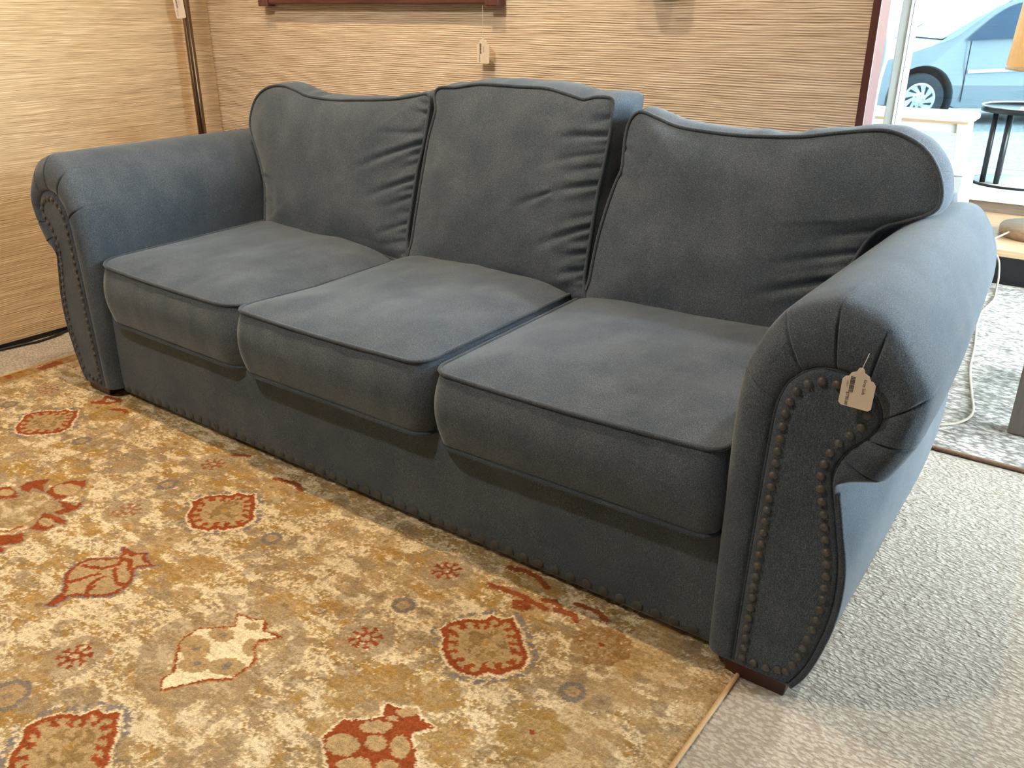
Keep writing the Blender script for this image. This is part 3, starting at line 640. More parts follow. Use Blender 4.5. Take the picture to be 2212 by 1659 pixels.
def arm(sgn):
    nT = 1000; nS = 22
    u = np.linspace(0, len(PO)-1, nT)
    P = catmull([a for a, _ in PO], nT); O = catmull([b for _, b in PO], nT)
    roll = 1/(1+np.exp(-(u-5.4)*2.2)) * 1/(1+np.exp((u-19.6)*3.0))   # 1 on the roll
    low = 1/(1+np.exp(-(u-20.2)*4))                                   # lower outer edge
    ry = .036*(1-low)+.006*low + .002*roll
    # bulge of the fabric between pleats
    pl = np.array(PL); dn = np.min(np.abs(u[:, None]-pl[None]), axis=1)
    cell = np.clip(dn/.95, 0, 1); puff = (np.sin(cell*math.pi/2))*roll
    nrm = (O-P)/(np.linalg.norm(O-P, axis=1)[:, None]+1e-9)
    crease = np.exp(-(dn/.055)**2)*roll
    V = []; rows = []
    for k in range(nS+1):
        s = k/nS
        # nearly flat front face that rounds over at the rim
        g = s*.80 if s < .45 else None
        a = s*math.pi/2
        sx_ = .72*s+.28*math.sin(a); yy = 1-(1-s**3.6)**.5
        amp = s
        Q = P+(O-P)*sx_
        Q = Q - nrm*(puff*.0055*amp*roll)[:, None]
        y = ry*yy - (.006*roll+.004*(1-roll)*(1-low))*math.sin(math.pi*min(1, s*1.25)) + .0085*math.exp(-(s/.06)**1.2)
        y = y + crease*.0065*math.sin(math.pi*min(1, .08+s*.92))
        Q = Q - nrm*(crease*.0015*s)[:, None]
        rows.append(np.stack([Q[:, 0]*sgn, y, Q[:, 1]], 1))
    base = rows[-1]
    ybk = [.09, .13, .18, .26, .36, .48, .60, .72, .80, .86, .905, .93]
    cx_, cz_ = 1.16, .60
    for q, y in enumerate(ybk):
        b2 = base.copy(); f = math.exp(-((y-.05)/.05)**1) if y > .05 else 1
        # creases fade out along the arm; the roll keeps its round section, slightly slimmer at the back
        Oc = O.copy(); tp_ = 1-.40*min(1.1, max(0, (y-.05)/.75))**1.3
        Oc[:, 0] = np.where(Oc[:, 0] > cx_, cx_+(Oc[:, 0]-cx_)*tp_, Oc[:, 0])
        Oc = Oc - nrm*((puff*.0055+crease*.0015)*roll*f)[:, None]
        end = 0
        if y > .88: end = ((y-.88)/.05)
        Oc = Oc*(1-end*.03)+np.array([1.12, .4])*end*.03
        b2[:, 0] = Oc[:, 0]*sgn; b2[:, 2] = Oc[:, 1]; b2[:, 1] = y
        rows.append(b2)
    A = np.array(rows); m = len(rows)
    V = A.reshape(-1, 3); i = np.arange(m*nT).reshape(m, nT)
    F = np.stack([i[:-1, :-1], i[:-1, 1:], i[1:, 1:], i[1:, :-1]], -1).reshape(-1, 4)
    if sgn > 0: F = F[:, ::-1]
    Vl = V.tolist(); Fl = F.tolist()
    # close the back and the bottom
    last = i[-1].tolist(); Fl.append(last if sgn > 0 else last[::-1])
    for r in range(m-1):
        a, b_, c_, d_ = i[r, 0], i[r, -1], i[r+1, -1], i[r+1, 0]; Fl.append((d_, c_, b_, a) if sgn > 0 else (a, b_, c_, d_))
    bm = bmesh.new(); vs = [bm.verts.new(v) for v in Vl]
    for f in Fl:
        try: bm.faces.new([vs[int(q)] for q in f])
        except ValueError: pass
    arm_o = bm_obj('arm', bm, FAB, sofa, True)
    # inset front panel, gently domed
    ia = int(np.argmax(P[:, 1])); lft = P[:ia+1]; rgt = P[ia:][::-1]
    lo = max(lft[0, 1], rgt[0, 1]); zz = lo+(P[ia, 1]-.0002-lo)*np.sin(np.linspace(0, math.pi/2, 130))
    xl = np.interp(zz, np.maximum.accumulate(lft[:, 1]), lft[:, 0]); xr = np.interp(zz, np.maximum.accumulate(rgt[:, 1]), rgt[:, 0])
    cols = np.r_[0, .003, .008, .016, .03, np.linspace(.07, .93, 14), .97, .984, .992, .997, 1]; V = []
    for a_, b_, z_ in zip(xl, xr, zz):
        for c_ in cols:
            x_ = a_+(b_-a_)*c_; d_ = min(x_-a_, b_-x_, P[ia, 1]-z_)
            V.append((x_*sgn, .010*math.exp(-(d_/.0032)**1.2)-.0005, z_))
    i_ = np.arange(len(zz)*len(cols)).reshape(len(zz), -1); F = np.stack([i_[:-1, :-1], i_[:-1, 1:], i_[1:, 1:], i_[1:, :-1]], -1).reshape(-1, 4)
    if sgn < 0: F = F[:, ::-1]
    fp = mesh_obj('front_panel', V, F, FAB, arm_o)
    # welt around the panel
    W_ = even(np.vstack([P]), step=.006)
    tube_obj('piping', [(q[0]*sgn, .0065, q[1]) for q in W_], .0028, PIPE, arm_o, 8)
    # outer seam welt down the flared side
    kk = np.argmax(u > 20.3); W_ = even(O[kk:], step=.008)
    tube_obj('piping', [(q[0]*sgn, .004, q[1]) for q in W_], .0045, PIPE, arm_o, 8)
    # nail heads
    T = np.gradient(P, axis=0); T /= np.linalg.norm(T, axis=1)[:, None]; n_ = np.stack([T[:, 1], -T[:, 0]], 1)
    ins = P+n_*.0185
    loop = ins[(ins[:, 1] > .052)]
    cl = [p_ for k_, p_ in enumerate(loop) if np.min(np.hypot(*(P-p_).T)) > .0165]
    pts = even(cl+[(1.150, .060), (1.125, .053), (1.100, .052), (1.083, .054)], step=.0228, closed=True)
    return arm_o, pts
nail_me = None
nail_mes = {}
def nail(parent, x, y, z, r, mat=None):
    mat = mat or NAILM; nail_me = nail_mes.get(mat.name)
    if nail_me is None:
        V, F = lathe([(1.0, .0), (.97, .22), (.80, .48), (.5, .66), (.2, .74), (.001, .75)], 12)
        o = mesh_obj('nailhead', [(a, -c, b) for a, b, c in V], F, mat); nail_mes[mat.name] = o.data
    else:
        o = bpy.data.objects.new('nailhead', nail_me); COL.objects.link(o)
    o.parent = parent; o.location = (x, y, z); o.scale = (r, r*(.45 if mat is NAILF else 1), r); return o
for sgn in (1, -1):
    a, pts = arm(sgn)
    for q in pts: nail(a, q[0]*sgn, -.0015, q[1], .0076)
# base rail with covered nails
def base_rail():
    xs = np.linspace(-1.012, 1.012, 120); prof = [(.30, .10), (.305, .055), (.298, .038), (.26, .034), (.17, .034), (.09, .034), (.066, .034), (.060, .034), (.030, .035), (.020, .040), (.018, .08)]
    V = []; F = []
    for x in xs:
        for z, y in prof:
            V.append((x, y+.0015*math.sin(x*9+z*14)*(1 if .05 < z < .27 else 0), z))
    n = len(prof)
    for i in range(len(xs)-1):
        for k in range(n-1): F.append((i*n+k, i*n+k+1, (i+1)*n+k+1, (i+1)*n+k))
    return mesh_obj('base_rail', V, F, FAB, sofa)
br = base_rail()
k = 0; x = -.978
while x < .985:
    nail(br, x, .0335, .0385, .0115, NAILF); x += .0405
box('seat_deck', -1.0, 1.0, .05, .90, .06, .27, FAB, sofa)
# wooden feet
for sx in (-1, 1):
    for y0, y1 in ((.004, .085), (.83, .91)):
        bm = bmesh.new(); box_bm(bm, -.060, .060, y0, y1, .0095 if sx < 0 else 0, .040, .003, 2)
        for v in bm.verts:
            if v.co.z < .02: v.co.x *= .95
            v.co.x += sx*1.105
        bm_obj('foot', bm, FOOTW, sofa)
# back frame
def back_frame():
    x_ = np.linspace(-1.13, 1.13, 90)
    top = .80+.075*np.exp(-(x_/.42)**2)-.03*np.clip((np.abs(x_)-.95)/.18, 0, 1)
    sec = [(.80, .03, 0), (.80, .5, 0), (.815, None, -.02), (.85, None, 0), (.90, None, -.005), (.935, None, -.04), (.95, .6, 0), (.96, .3, 0), (.965, .03, 0)]
    V = []; F = []; n = len(sec)
    for x, t in zip(x_, top):
        for y, z, d in sec: V.append((x, y, t+d if z is None else z))
    for i in range(len(x_)-1):
        for k_ in range(n-1): F.append((i*n+k_, i*n+k_+1, (i+1)*n+k_+1, (i+1)*n+k_))
        F.append((i*n+n-1, i*n, (i+1)*n, (i+1)*n+n-1))
    F.append(tuple(range(n))); F.append(tuple((len(x_)-1)*n+k_ for k_ in range(n))[::-1])
    bm = bmesh.new(); vs = [bm.verts.new(v) for v in V]
    for f in F: bm.faces.new([vs[q] for q in f])
    return bm_obj('back_frame', bm, FAB, sofa, True)
back_frame()

# seat cushions
def rrect(x0, x1, y0, y1, rad, n=28):
    pts = []
    for (cx_, cy_, a0, r) in ((x0+rad[0], y0+rad[0], math.pi, rad[0]), (x1-rad[1], y0+rad[1], 1.5*math.pi, rad[1]), (x1-rad[2], y1-rad[2], 0, rad[2]), (x0+rad[3], y1-rad[3], .5*math.pi, rad[3])):
        for a in np.linspace(a0, a0+math.pi/2, n): pts.append((cx_+r*math.cos(a), cy_+r*math.sin(a)))
    return np.array(pts)
def seat_cushion(x0, x1, y0, y1, zt, zb, rad, crown, seed, dl=0, dr=0):
    nT = 360; Lp = even(rrect(x0, x1, y0, y1, rad), n=nT, closed=True)
    fx = lambda x: (x-x0)/(x1-x0)
    def ztf(x, y):
        f = fx(x); return zt[0]*(1-f)+zt[1]*f + .012*np.clip((y-y0)/(y1-y0), 0, 1) - .006*np.sin(np.pi*np.clip(f, 0, 1))*np.exp(-(y-y0)/.1) - np.clip((y-y0-.06)/.2, 0, 1)*(dl*np.clip(1-f*3, 0, 1)+dr*np.clip(1-(1-f)*3, 0, 1))
    V = []; rows = []; c = np.array([(x0+x1)/2, (y0+y1)/2]); hx = (x1-x0)/2; hy = (y1-y0)/2
    ct = lambda p_: c+np.array([np.clip(p_[0]-c[0], -hx+.16, hx-.16)*.0, np.clip(p_[1]-c[1], -.05, .05)*.0])
    C_ = np.array([ct(p_) for p_ in Lp]); K = 70
    def wr_disp(x, y): return (vnoise(x+3, y+3, seed, 9, 7)-.5)*.008+(vnoise(x+3, y+3, seed+1, 24, 16)-.5)*.0022
    for k_ in range(K, -1, -1):         # centre (first) to edge later
        pass
    for k_ in range(K+1):
        s = 1-(1-k_/K)**1.0; Q = C_+(Lp-C_)*s
        z = ztf(Q[:, 0], Q[:, 1])+crown*(1-s**3.2)**.9*1.0 + wr_disp(Q[:, 0], Q[:, 1])*min(1, (1-s)*7)
        rows.append(np.stack([Q[:, 0], Q[:, 1], z], 1))
    nrm = Lp-C_; nb = 14
    T = np.roll(Lp, -1, 0)-np.roll(Lp, 1, 0); T /= np.linalg.norm(T, axis=1)[:, None]; Nn = np.stack([T[:, 1], -T[:, 0]], 1)
    zT = ztf(Lp[:, 0], Lp[:, 1]); zB = np.full(nT, 0.)+zb[0]*(1-fx(Lp[:, 0]))+zb[1]*fx(Lp[:, 0])
    for k_ in range(1, nb+1):
        s = k_/nb; bul = .018*math.sin(math.pi*s)
        pucker = (vnoise(Lp[:, 0]*1+5, Lp[:, 1]+5, seed+3, 34, 34)-.5)*.0035*(1-s)**.5
        Q = Lp+Nn*(bul+pucker)[:, None]
        rows.append(np.stack([Q[:, 0], Q[:, 1], zT*(1-s)+zB*s], 1))
    for k_ in range(1, 9):
        s = 1-k_/8; Q = C_+(Lp-C_)*s; rows.append(np.stack([Q[:, 0], Q[:, 1], zB-.012*(1-s)], 1))
    m = len(rows); A = np.array(rows); i = np.arange(m*nT).reshape(m, nT); i2 = np.roll(i, -1, 1)
    F = np.stack([i[:-1], i[1:], i2[1:], i2[:-1]], -1).reshape(-1, 4)
    o = mesh_obj('seat_cushion', A.reshape(-1, 3), F, FAB, sofa)
    tube_obj('piping', np.stack([Lp[:, 0], Lp[:, 1], zT], 1)+np.c_[Nn*.002, np.zeros(nT)], .0048, PIPE, o, 8, True)
    tube_obj('piping', np.stack([Lp[:, 0], Lp[:, 1], zB], 1)+np.c_[Nn*.002, np.zeros(nT)], .0048, PIPE, o, 8, True)
    return o
seat_cushion(-.995, -.330, .012, .70, (.452, .440), (.272, .264), (.075, .085, .03, .03), .032, 3, 0, .009)
seat_cushion(-.322, .312, .000, .70, (.445, .448), (.272, .272), (.035, .045, .03, .03), .032, 8, .012, 0)
seat_cushion(.338, .996, .004, .70, (.438, .450), (.262, .272), (.045, .03, .03, .03), .026, 15)

# back cushions
BC = {"L": [[-0.9218, 0.4457], [-0.9303, 0.4902], [-0.9384, 0.5497], [-0.9511, 0.6084], [-0.984, 0.6724], [-1.0146, 0.719], [-1.0428, 0.7644], [-1.0501, 0.801], [-1.037, 0.8505], [-1.0031, 0.8859], [-0.9489, 0.9059], [-0.8914, 0.9086], [-0.8333, 0.8987], [-0.7757, 0.8849], [-0.6674, 0.8798], [-0.535, 0.8858], [-0.4008, 0.8959], [-0.3107, 0.9097], [-0.2686, 0.9157], [-0.2574, 0.8913], [-0.2584, 0.8346], [-0.2622, 0.7835], [-0.2744, 0.7052], [-0.2792, 0.6132], [-0.2833, 0.5264], [-0.2823, 0.4525], [-0.3867, 0.4529], [-0.5499, 0.454], [-0.7459, 0.4477]], "M": [[-0.2545, 0.4433], [-0.2585, 0.5231], [-0.2543, 0.6293], [-0.2483, 0.7335], [-0.2425, 0.8041], [-0.2297, 0.8742], [-0.2389, 0.9172], [-0.2228, 0.9354], [-0.1668, 0.9393], [-0.0778, 0.9519], [0.0409, 0.9516], [0.1387, 0.9518], [0.2132, 0.9398], [0.2599, 0.9312], [0.2969, 0.9387], [0.3433, 0.9358], [0.348, 0.8992], [0.3495, 0.8446], [0.3471, 0.789], [0.3427, 0.7213], [0.3419, 0.6415], [0.3426, 0.5666], [0.3439, 0.5024], [0.3494, 0.4383], [0.2514, 0.4386], [0.0795, 0.4432], [-0.1059, 0.4432]], "R": [[0.3667, 0.4296], [0.3631, 0.5056], [0.3669, 0.599], [0.3782, 0.6803], [0.391, 0.7378], [0.403, 0.7777], [0.4006, 0.8159], [0.3984, 0.8593], [0.4056, 0.8943], [0.4279, 0.9118], [0.4744, 0.9011], [0.5395, 0.8846], [0.6472, 0.8782], [0.7366, 0.8791], [0.8309, 0.8855], [0.8993, 0.8974], [0.965, 0.908], [1.0067, 0.9111], [1.0453, 0.9031], [1.0861, 0.883], [1.1178, 0.8501], [1.138, 0.8091], [1.1401, 0.7778], [1.1239, 0.7603], [1.0914, 0.7452], [1.0493, 0.7275], [1.022, 0.702], [0.9998, 0.6507], [0.9846, 0.6092], [0.9544, 0.5642], [0.9054, 0.5044], [0.8188, 0.426], [0.696, 0.4286], [0.5453, 0.4322]], "cr": {"L": [[[-0.2591, 0.7863], [-0.5129, 0.6816], 8], [[-0.2678, 0.6877], [-0.4509, 0.6064], 8], [[-0.2824, 0.6326], [-0.3876, 0.58], 5], [[-0.2616, 0.8116], [-0.4801, 0.7897], 3], [[-0.2913, 0.552], [-0.4045, 0.5027], 5], [[-0.2911, 0.5051], [-0.3799, 0.4719], 3], [[-0.2567, 0.8876], [-0.321, 0.8952], 5], [[-0.2566, 0.8662], [-0.3256, 0.8682], 6], [[-0.9464, 0.6268], [-0.8713, 0.599], 4], [[-0.9384, 0.5497], [-0.7807, 0.5314], 2], [[-0.2715, 0.7314], [-0.3489, 0.6952], 3]], "M": [[[0.352, 0.8524], [0.1987, 0.8292], 8], [[0.3494, 0.8114], [0.1608, 0.7576], 4], [[0.3428, 0.7348], [0.217, 0.6957], 8], [[0.217, 0.6957], [0.1064, 0.641], 4], [[0.3452, 0.7777], [0.2368, 0.7443], 4], [[0.34, 0.6298], [0.1921, 0.5524], 8], [[0.3372, 0.5657], [0.2687, 0.5412], 5], [[0.3399, 0.5229], [0.2636, 0.4914], 5], [[0.3491, 0.8938], [0.2929, 0.8757], 5], [[0.3442, 0.6016], [0.2768, 0.5744], 3], [[0.3443, 0.4789], [0.2625, 0.4587], 4], [[0.3444, 0.6988], [0.2798, 0.6705], 3]], "R": [[[1.0333, 0.715], [0.9225, 0.6832], 6], [[1.0061, 0.6661], [0.8185, 0.6052], 5], [[0.9942, 0.6107], [0.8003, 0.5367], 9], [[0.4036, 0.8271], [0.4372, 0.8028], 5], [[0.3987, 0.7663], [0.4364, 0.7426], 3]]}}
def back_cushion(key, center, thick, puffy, seed, bulge=.040):
    K = 95; nT = 520
    Lp = even(catmull(BC[key], 900, True), n=nT, closed=True)
    c = np.array(center)
    # light smoothing keeps corners but removes kinks
    T = np.roll(Lp, -2, 0)-np.roll(Lp, 2, 0); T /= np.linalg.norm(T, axis=1)[:, None]
    area = np.sum(Lp[:, 0]*np.roll(Lp[:, 1], -1)-np.roll(Lp[:, 0], -1)*Lp[:, 1])
    Nn = np.stack([T[:, 1], -T[:, 0]], 1)*(1 if area > 0 else -1)
    ln = math.sqrt(1+.25**2); nv = np.array([0, -1/ln, .25/ln])      # outward normal of the leaning front
    bk = np.array([0, 1.0, .015 if key == 'M' else -.035])
    def plane(Q): return np.stack([Q[:, 0], .585+(Q[:, 1]-.45)*.25, Q[:, 1]], 1)
    def disp(Q, s):
        d = (vnoise(Q[:, 0]+4, Q[:, 1]+4, seed, 7, 6)-.5)*.012 + (vnoise(Q[:, 0]+4, Q[:, 1]+4, seed+2, 20, 20)-.5)*.003
        d = d*min(1, (1-s)*6)
        for (a, b_, dep) in BC['cr'][key]:
            a = np.array(a); b_ = np.array(b_); ab = b_-a; Ls = np.linalg.norm(ab); tdir = ab/Ls; nd = np.array([-tdir[1], tdir[0]])
            r = Q-a; t = (r@tdir)/Ls; w = .0055+.006*np.clip(t, 0, 1); bend = .012*np.sin(np.clip(t, 0, 1)*2.2)*Ls*3*.3
            dd = (r@nd)+bend
            fade = np.clip(1-t, 0, 1)**.8*np.clip((t+.12)/.12, 0, 1)
            A_ = dep*.00095
            d = d - A_*fade*np.exp(-(dd/w)**2) + .55*A_*fade*np.exp(-((np.abs(dd)-2.0*w)/(1.4*w))**2)
        return d
    if key in 'LM':     # small gathers along the right-hand seam
        rr = random.Random(seed); ex = -.279 if key == 'L' else .343; z_ = .47
        while z_ < .88:
            ln = rr.uniform(.035, .10); x_ = ex+(.004 if key == 'M' else .016*(z_-.47)/.4)
            BC['cr'][key].append([[x_, z_], [x_-ln, z_-ln*rr.uniform(.25, .5)], rr.uniform(1.2, 3.0)]); z_ += rr.uniform(.022, .042)
    rows = []
    for k_ in range(K+1):
        s = k_/K; Q = c+(Lp-c)*s
        h = bulge*(1-s**2.6)**.85
        rows.append(plane(Q)+nv*(h+disp(Q, s))[:, None])
    e = plane(Lp); N3 = np.stack([Nn[:, 0], np.zeros(nT), Nn[:, 1]], 1); nb = 12
    pk = (vnoise(Lp[:, 0]*1+7, Lp[:, 1]+7, seed+9, 26, 26)-.5)*.008
    for k_ in range(1, nb+1):
        s = k_/nb
        rows.append(e+bk*thick*s+N3*((.012*math.sin(math.pi*s))+pk*math.sin(math.pi*s))[:, None])
    for k_ in range(1, 11):
        s = 1-k_/10; Q = c+(Lp-c)*s; rows.append(plane(Q)+bk*(thick+.02*(1-s**2)))
    A = np.array(rows); m = len(rows); i = np.arange(m*nT).reshape(m, nT); i2 = np.roll(i, -1, 1)
    F = np.stack([i[:-1], i[1:], i2[1:], i2[:-1]], -1).reshape(-1, 4)
    if area < 0: F = F[:, ::-1]
    o = mesh_obj('back_cushion', A.reshape(-1, 3), F, FAB, sofa)
    tube_obj('piping', e+N3*.0015+nv*.001, .0046, PIPE, o, 8, True)
    return o
back_cushion('L', (-.64, .66), .105, 1, 21)
back_cushion('M', (.05, .69), .155, 1, 33)
back_cushion('R', (.72, .68), .105, 1, 45, .036)

# ------------------------------------------------------------------ wall things
fr = empty('picture_frame', (-.81, 1.045, 1.30))
tag(fr, 'red-brown wooden frame with square corner block hanging on the grasscloth wall', 'frame')
def child(o, root):
    o.parent = root; o.location = Vector(o.location)-root.location; return o
child(box('frame_rail', -1.345, -.309, 1.035, 1.066, 1.156, 1.205, MAHOG, bev=.006, seg=3), fr)
child(box('frame_rail', -1.345, -.309, 1.035, 1.066, 1.76, 1.81, MAHOG, bev=.006, seg=3), fr)
child(box('frame_stile', -1.395, -1.345, 1.035, 1.066, 1.205, 1.76, MAHOG, bev=.006, seg=3), fr)
child(box('frame_stile', -.309, -.266, 1.035, 1.066, 1.205, 1.76, MAHOG, bev=.006, seg=3), fr)
for x in (-1.37, -.288):
    for z in (1.176, 1.785): child(box('corner_block', x-.026, x+.026, 1.028, 1.068, z-.027, z+.027, LIGHTW if 0 else POSTW, bev=.004), fr)
child(box('picture_panel', -1.35, -.305, 1.052, 1.066, 1.20, 1.765, simple('muted_picture', (.35, .33, .28), .7, noise=.2, nscale=9)), fr)
def tag_shape(w, h, notch=True):
    pts = [(-w/2, -h/2+.004), (-w/2+.004, -h/2), (w/2-.004, -h/2), (w/2, -h/2+.004), (w/2, h/2-.012), (w/2-.004, h/2-.007), (w/2-.008, h/2-.006)]
    pts += [(w*.27, h/2+.0), (w*.12, h/2+.004)] + [(.005*math.cos(a), h/2+.006+.005*math.sin(a)) for a in np.linspace(0, math.pi, 7)] + [(-w*.12, h/2+.004), (-w*.27, h/2+.0)]
    pts += [(-w/2+.008, h/2-.006), (-w/2+.004, h/2-.007), (-w/2, h/2-.012)]
    return pts
def text_obj(name, s, size, mat, parent, loc, rot):
    cu = bpy.data.curves.new(name, 'FONT'); cu.body = s; cu.size = size; cu.extrude = .0001; cu.align_x = 'CENTER'; cu.align_y = 'CENTER'
    t = bpy.data.objects.new(name, cu); COL.objects.link(t)
    bpy.context.view_layer.update()
    me = bpy.data.meshes.new_from_object(t.evaluated_get(bpy.context.evaluated_depsgraph_get())); bpy.data.objects.remove(t)
    o = bpy.data.objects.new(name, me); COL.objects.link(o); me.materials.clear(); me.materials.append(mat)
    o.parent = parent; o.location = loc; o.rotation_euler = rot; return o
def price_tag(loc, rot, w, h, label, top, price, string_to, prints=True):
    root = empty('price_tag', loc); root.rotation_euler = rot
    V, F = prism(tag_shape(w, h), 'y', -.0005, .0005); mesh_obj('card', V, F, TAGP, root, False)
    if prints:
        R_ = (math.pi/2, math.pi/2, 0)
        if top: text_obj('printed_name', top, .0062, INK, root, (w*.18, -.0008, h*.17), R_)
        text_obj('printed_price', price, .0066, INKL if not top else INK, root, (-w*.27, -.0008, -h*.27), R_)
        bm = bmesh.new(); z = h*.40; rr = random.Random(5)
        while z > -h*.06:
            d = rr.choice((.0005, .0009, .0014)); box_bm(bm, -w*.26, -w*.12, -.0009, -.0006, z-d, z); z -= d+rr.choice((.0005, .0009))
        bm_obj('barcode', bm, INK, root)
        if top: text_obj('printed_number', '14872', .0042, INKL, root, (-w*.335, -.0008, h*.17), R_)
        else:
            text_obj('printed_name', 'Wall Art', .0050, INKL, root, (w*.06, -.0008, h*.15), R_)
    M = root.rotation_euler.to_matrix().inverted()
    a = Vector((0, 0, h/2+.006)); b_ = M @ (Vector(string_to)-Vector(loc))
    tube_obj('string', even([tuple(a), tuple((a+b_)/2+Vector((.0, -.001, 0))), tuple(b_)], n=10), .0006, STR, root, 6)
    tag(root, label, 'tag')
    return root
price_tag((1.205, -.0215, .628), (0, math.radians(1.5), 0), .048, .054, 'white price tag hanging on the front of the sofa arm nearest the window', 'Gray Sofa', '$700.00', (1.213, -.022, .690))
price_tag((-.331, 1.040, 1.016), (0, 0, 0), .050, .066, 'white price tag hanging by a string under the wooden frame', None, '$250.00', (-.327, 1.036, 1.152))
sc_ = simple('bronze_plaque', (.10, .06, .04), .5, noise=.2, nscale=20)
pr_ = empty('wall_sconce', (.275, 1.03, 1.385)); tag(pr_, 'small rounded wall sconce just above the picture edge, casting a rounded shadow on the wall', 'sconce')
prof = [(.050*np.sign(math.cos(a))*abs(math.cos(a))**.7, -.135+.034*math.sin(a)) for a in np.linspace(math.pi, 2*math.pi, 20)]+[(.050, .25), (-.050, .25)]
V, F = prism(prof, 'y', -.035, .036); mesh_obj('back_plate', V, F, sc_, pr_, False)
prof = [(.028*math.cos(a), -.02+.028*math.sin(a)*1.4) for a in np.linspace(math.pi, 2*math.pi, 14)]+[(.028, .1), (-.028, .1)]
V, F = prism(prof, 'y', -.06, -.034); mesh_obj('holder', V, F, sc_, pr_, False)

# floor lamp pole in the corner with its tag
fl = empty('floor_lamp', (-1.703, .925, 0)); tag(fl, 'thin bronze floor lamp pole standing in the corner behind the sofa arm', 'lamp')
V, F = lathe([(.0, 0), (.052, 0), (.055, .008), (.050, .018), (.03, .028), (.014, .05)], 36); mesh_obj('base', V, F, BRONZE, fl)
tube_obj('pole', [(0, 0, .02), (0, 0, .8), (0, 0, 1.75)], .0165, BRONZE, fl, 16)
tube_obj('pole_rib', [(.010, -.018, .03), (.010, -.018, 1.75)], .0055, BRONZE, fl, 10)
V, F = lathe([(.06, 1.70), (.055, 1.95), (.053, 1.95), (.058, 1.70)], 36); mesh_obj('lamp_shade', V, F, CARW, fl)
price_tag((-1.700, .896, 1.148), (0, math.radians(-4), math.radians(28)), .040, .082, 'white price tag on the bronze floor lamp pole', None, '$120.00', (-1.703, .902, 1.215))
# cable along the wall foot
cab = catmull([(-1.755, -.6, .006), (-1.757, -.1, .006), (-1.742, .06, .006), (-1.728, .12, .006), (-1.738, .20, .006), (-1.757, .27, .006), (-1.76, .6, .006), (-1.76, 1.0, .006)], 120)
tag(tube_obj('cable', cab, .0045, BLACK, None, 8), 'black cable lying loose along the foot of the grasscloth wall', 'cable')

# ------------------------------------------------------------------ window display
# white bench
wt = empty('bench', (.33, 3.98, .262)); tag(wt, 'small white painted bench with splayed legs standing on the window ledge', 'bench')
box('seat_board', -.30, .30, -.11, .13, .335, .372, WHITE, wt, bev=.008)
box('under_edge', -.285, .285, -.105, .12, .325, .336, LIGHTW, wt)
box('apron', -.27, .27, -.085, -.065, .275, .326, WHITE, wt, bev=.002)
box('apron', -.27, .27, .085, .105, .275, .326, WHITE, wt, bev=.002)
box('apron', .25, .268, -.07, .09, .275, .326, WHITE, wt, bev=.002)
box('apron', -.268, -.25, -.07, .09, .275, .326, WHITE, wt, bev=.002)
for sx in (-1, 1):
    for sy in (-1, 1):
        bm = bmesh.new(); box_bm(bm, -.022, .022, -.020, .020, 0, .33, .003)
        for v in bm.verts:
            k_ = v.co.z/.33; v.co.x = v.co.x*(.6+.4*k_)+sx*(.265-.025*k_+.012); v.co.y = v.co.y*(.6+.4*k_)+.01+sy*(.105-.02*k_)
        bm_obj('leg', bm, WHITE, wt)
# pale upholstered box
ot = empty('ottoman', (.58, 3.52, .16)); tag(ot, 'pale grey upholstered box stool between the white bench and the round table', 'ottoman')
box('body', -.16, .145, -.10, .16, 0, .235, GREYP, ot, bev=.012, seg=3, smooth=False)
box('seat_pad', -.165, .150, -.105, .165, .235, .275, FABW, ot, bev=.018, seg=4, smooth=True)
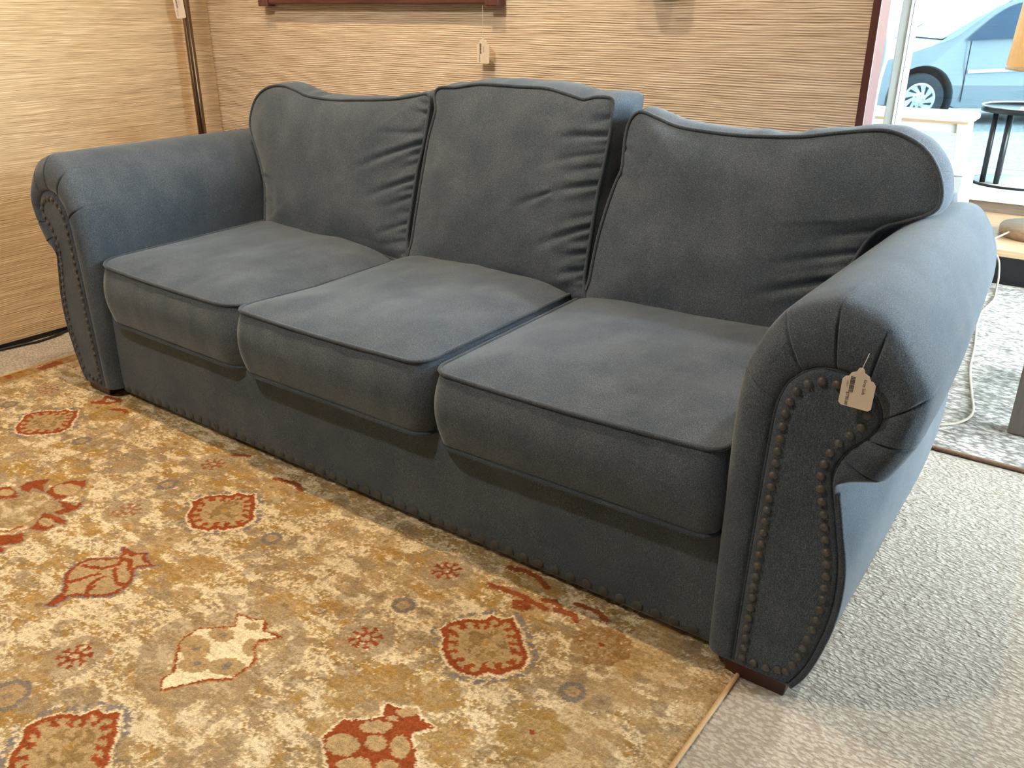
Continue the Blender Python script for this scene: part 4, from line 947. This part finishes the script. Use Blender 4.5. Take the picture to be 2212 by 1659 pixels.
# round metal side table
rt = empty('side_table', (.86, 4.22, .262)); tag(rt, 'round black metal side table with thin legs and disc base on the window ledge', 'table')
V, F = lathe([(.0, .388), (.245, .388), (.248, .375), (.253, .375), (.253, .402), (.247, .402), (.243, .392), (.0, .392)], 56); mesh_obj('table_top', V, F, DARKM, rt)
V, F = lathe([(.253, .401), (.254, .406), (.247, .406), (.246, .398)], 56); mesh_obj('rim', V, F, WHITE, rt)
V, F = lathe([(.0, .0), (.225, .0), (.228, .006), (.225, .012), (.0, .014)], 56); mesh_obj('base', V, F, WHITE, rt)
V, F = lathe([(.226, .0), (.233, .0), (.233, .012), (.226, .012)], 56); mesh_obj('base_rim', V, F, DARKM, rt)
for x, y in ((-.155, -.14), (-.085, -.16), (.15, -.1), (.1, .15), (-.12, .13)):
    tube_obj('leg', [(x, y, .0), (x, y, .39)], .014, DARKM, rt, 10)
box('tray_card', -.06, .02, -.10, -.02, .393, .399, WHITE, rt, bev=.001)
# table lamp with log-slice base and amber shade
tl = empty('table_lamp', (1.09, 3.42, .16)); tag(tl, 'table lamp with dark wood disc base and amber shade at the picture\'s right edge', 'lamp')
V, F = lathe([(.0, 0), (.165, 0), (.172, .012), (.172, .040), (.165, .050), (.0, .052)], 48); mesh_obj('base', V, F, LOGW, tl)
tube_obj('stem', [(0, 0, .05), (0, 0, .72)], .011, BRONZE, tl, 12)
V, F = lathe([(.285, .735), (.288, .74), (.262, 1.20), (.259, 1.20)], 64); mesh_obj('lamp_shade', V, F, SHADE, tl)
V, F = lathe([(.286, .732), (.290, .732), (.290, .748), (.286, .748)], 64); mesh_obj('shade_trim', V, F, LIGHTW, tl)
# lamp cord
cp = catmull([(.985, 3.30, .195), (.95, 3.24, .178), (.925, 3.15, .168), (.945, 3.06, .166), (.99, 3.035, .12), (1.008, 3.02, .05), (1.020, 2.93, .018), (1.038, 2.753, .0145), (1.03, 2.55, .0145), (1.042, 2.394, .0145), (1.085, 2.12, .0145), (1.118, 1.864, .0145), (1.165, 1.64, .0145), (1.195, 1.50, .0145), (1.185, 1.411, .0145), (1.135, 1.343, .0145), (1.02, 1.30, .0145), (.85, 1.28, .0145)], 220)
tag(tube_obj('cord', cp, .0042, CORDM, None, 8), 'pale lamp cord dropping from the platform and trailing over the woven rug', 'cord')
# table whose grey leg shows at the right edge
gt = empty('console_table', (1.60, 1.66, .0105)); tag(gt, 'grey painted table of which one square leg stands on the woven rug', 'table')
GL = wood('grey_leg_wood', (.14, .12, .11), (.20, .175, .16), 'z', .5)
for x in (-.27, .27):
    for y in (-.225, .225):
        bm = bmesh.new(); box_bm(bm, x-.028, x+.028, y-.028, y+.028, 0, .50, .004)
        bm_obj('leg', bm, GL, gt)
box('table_top', -.32, .32, -.28, .28, .50, .53, GL, gt, bev=.004)
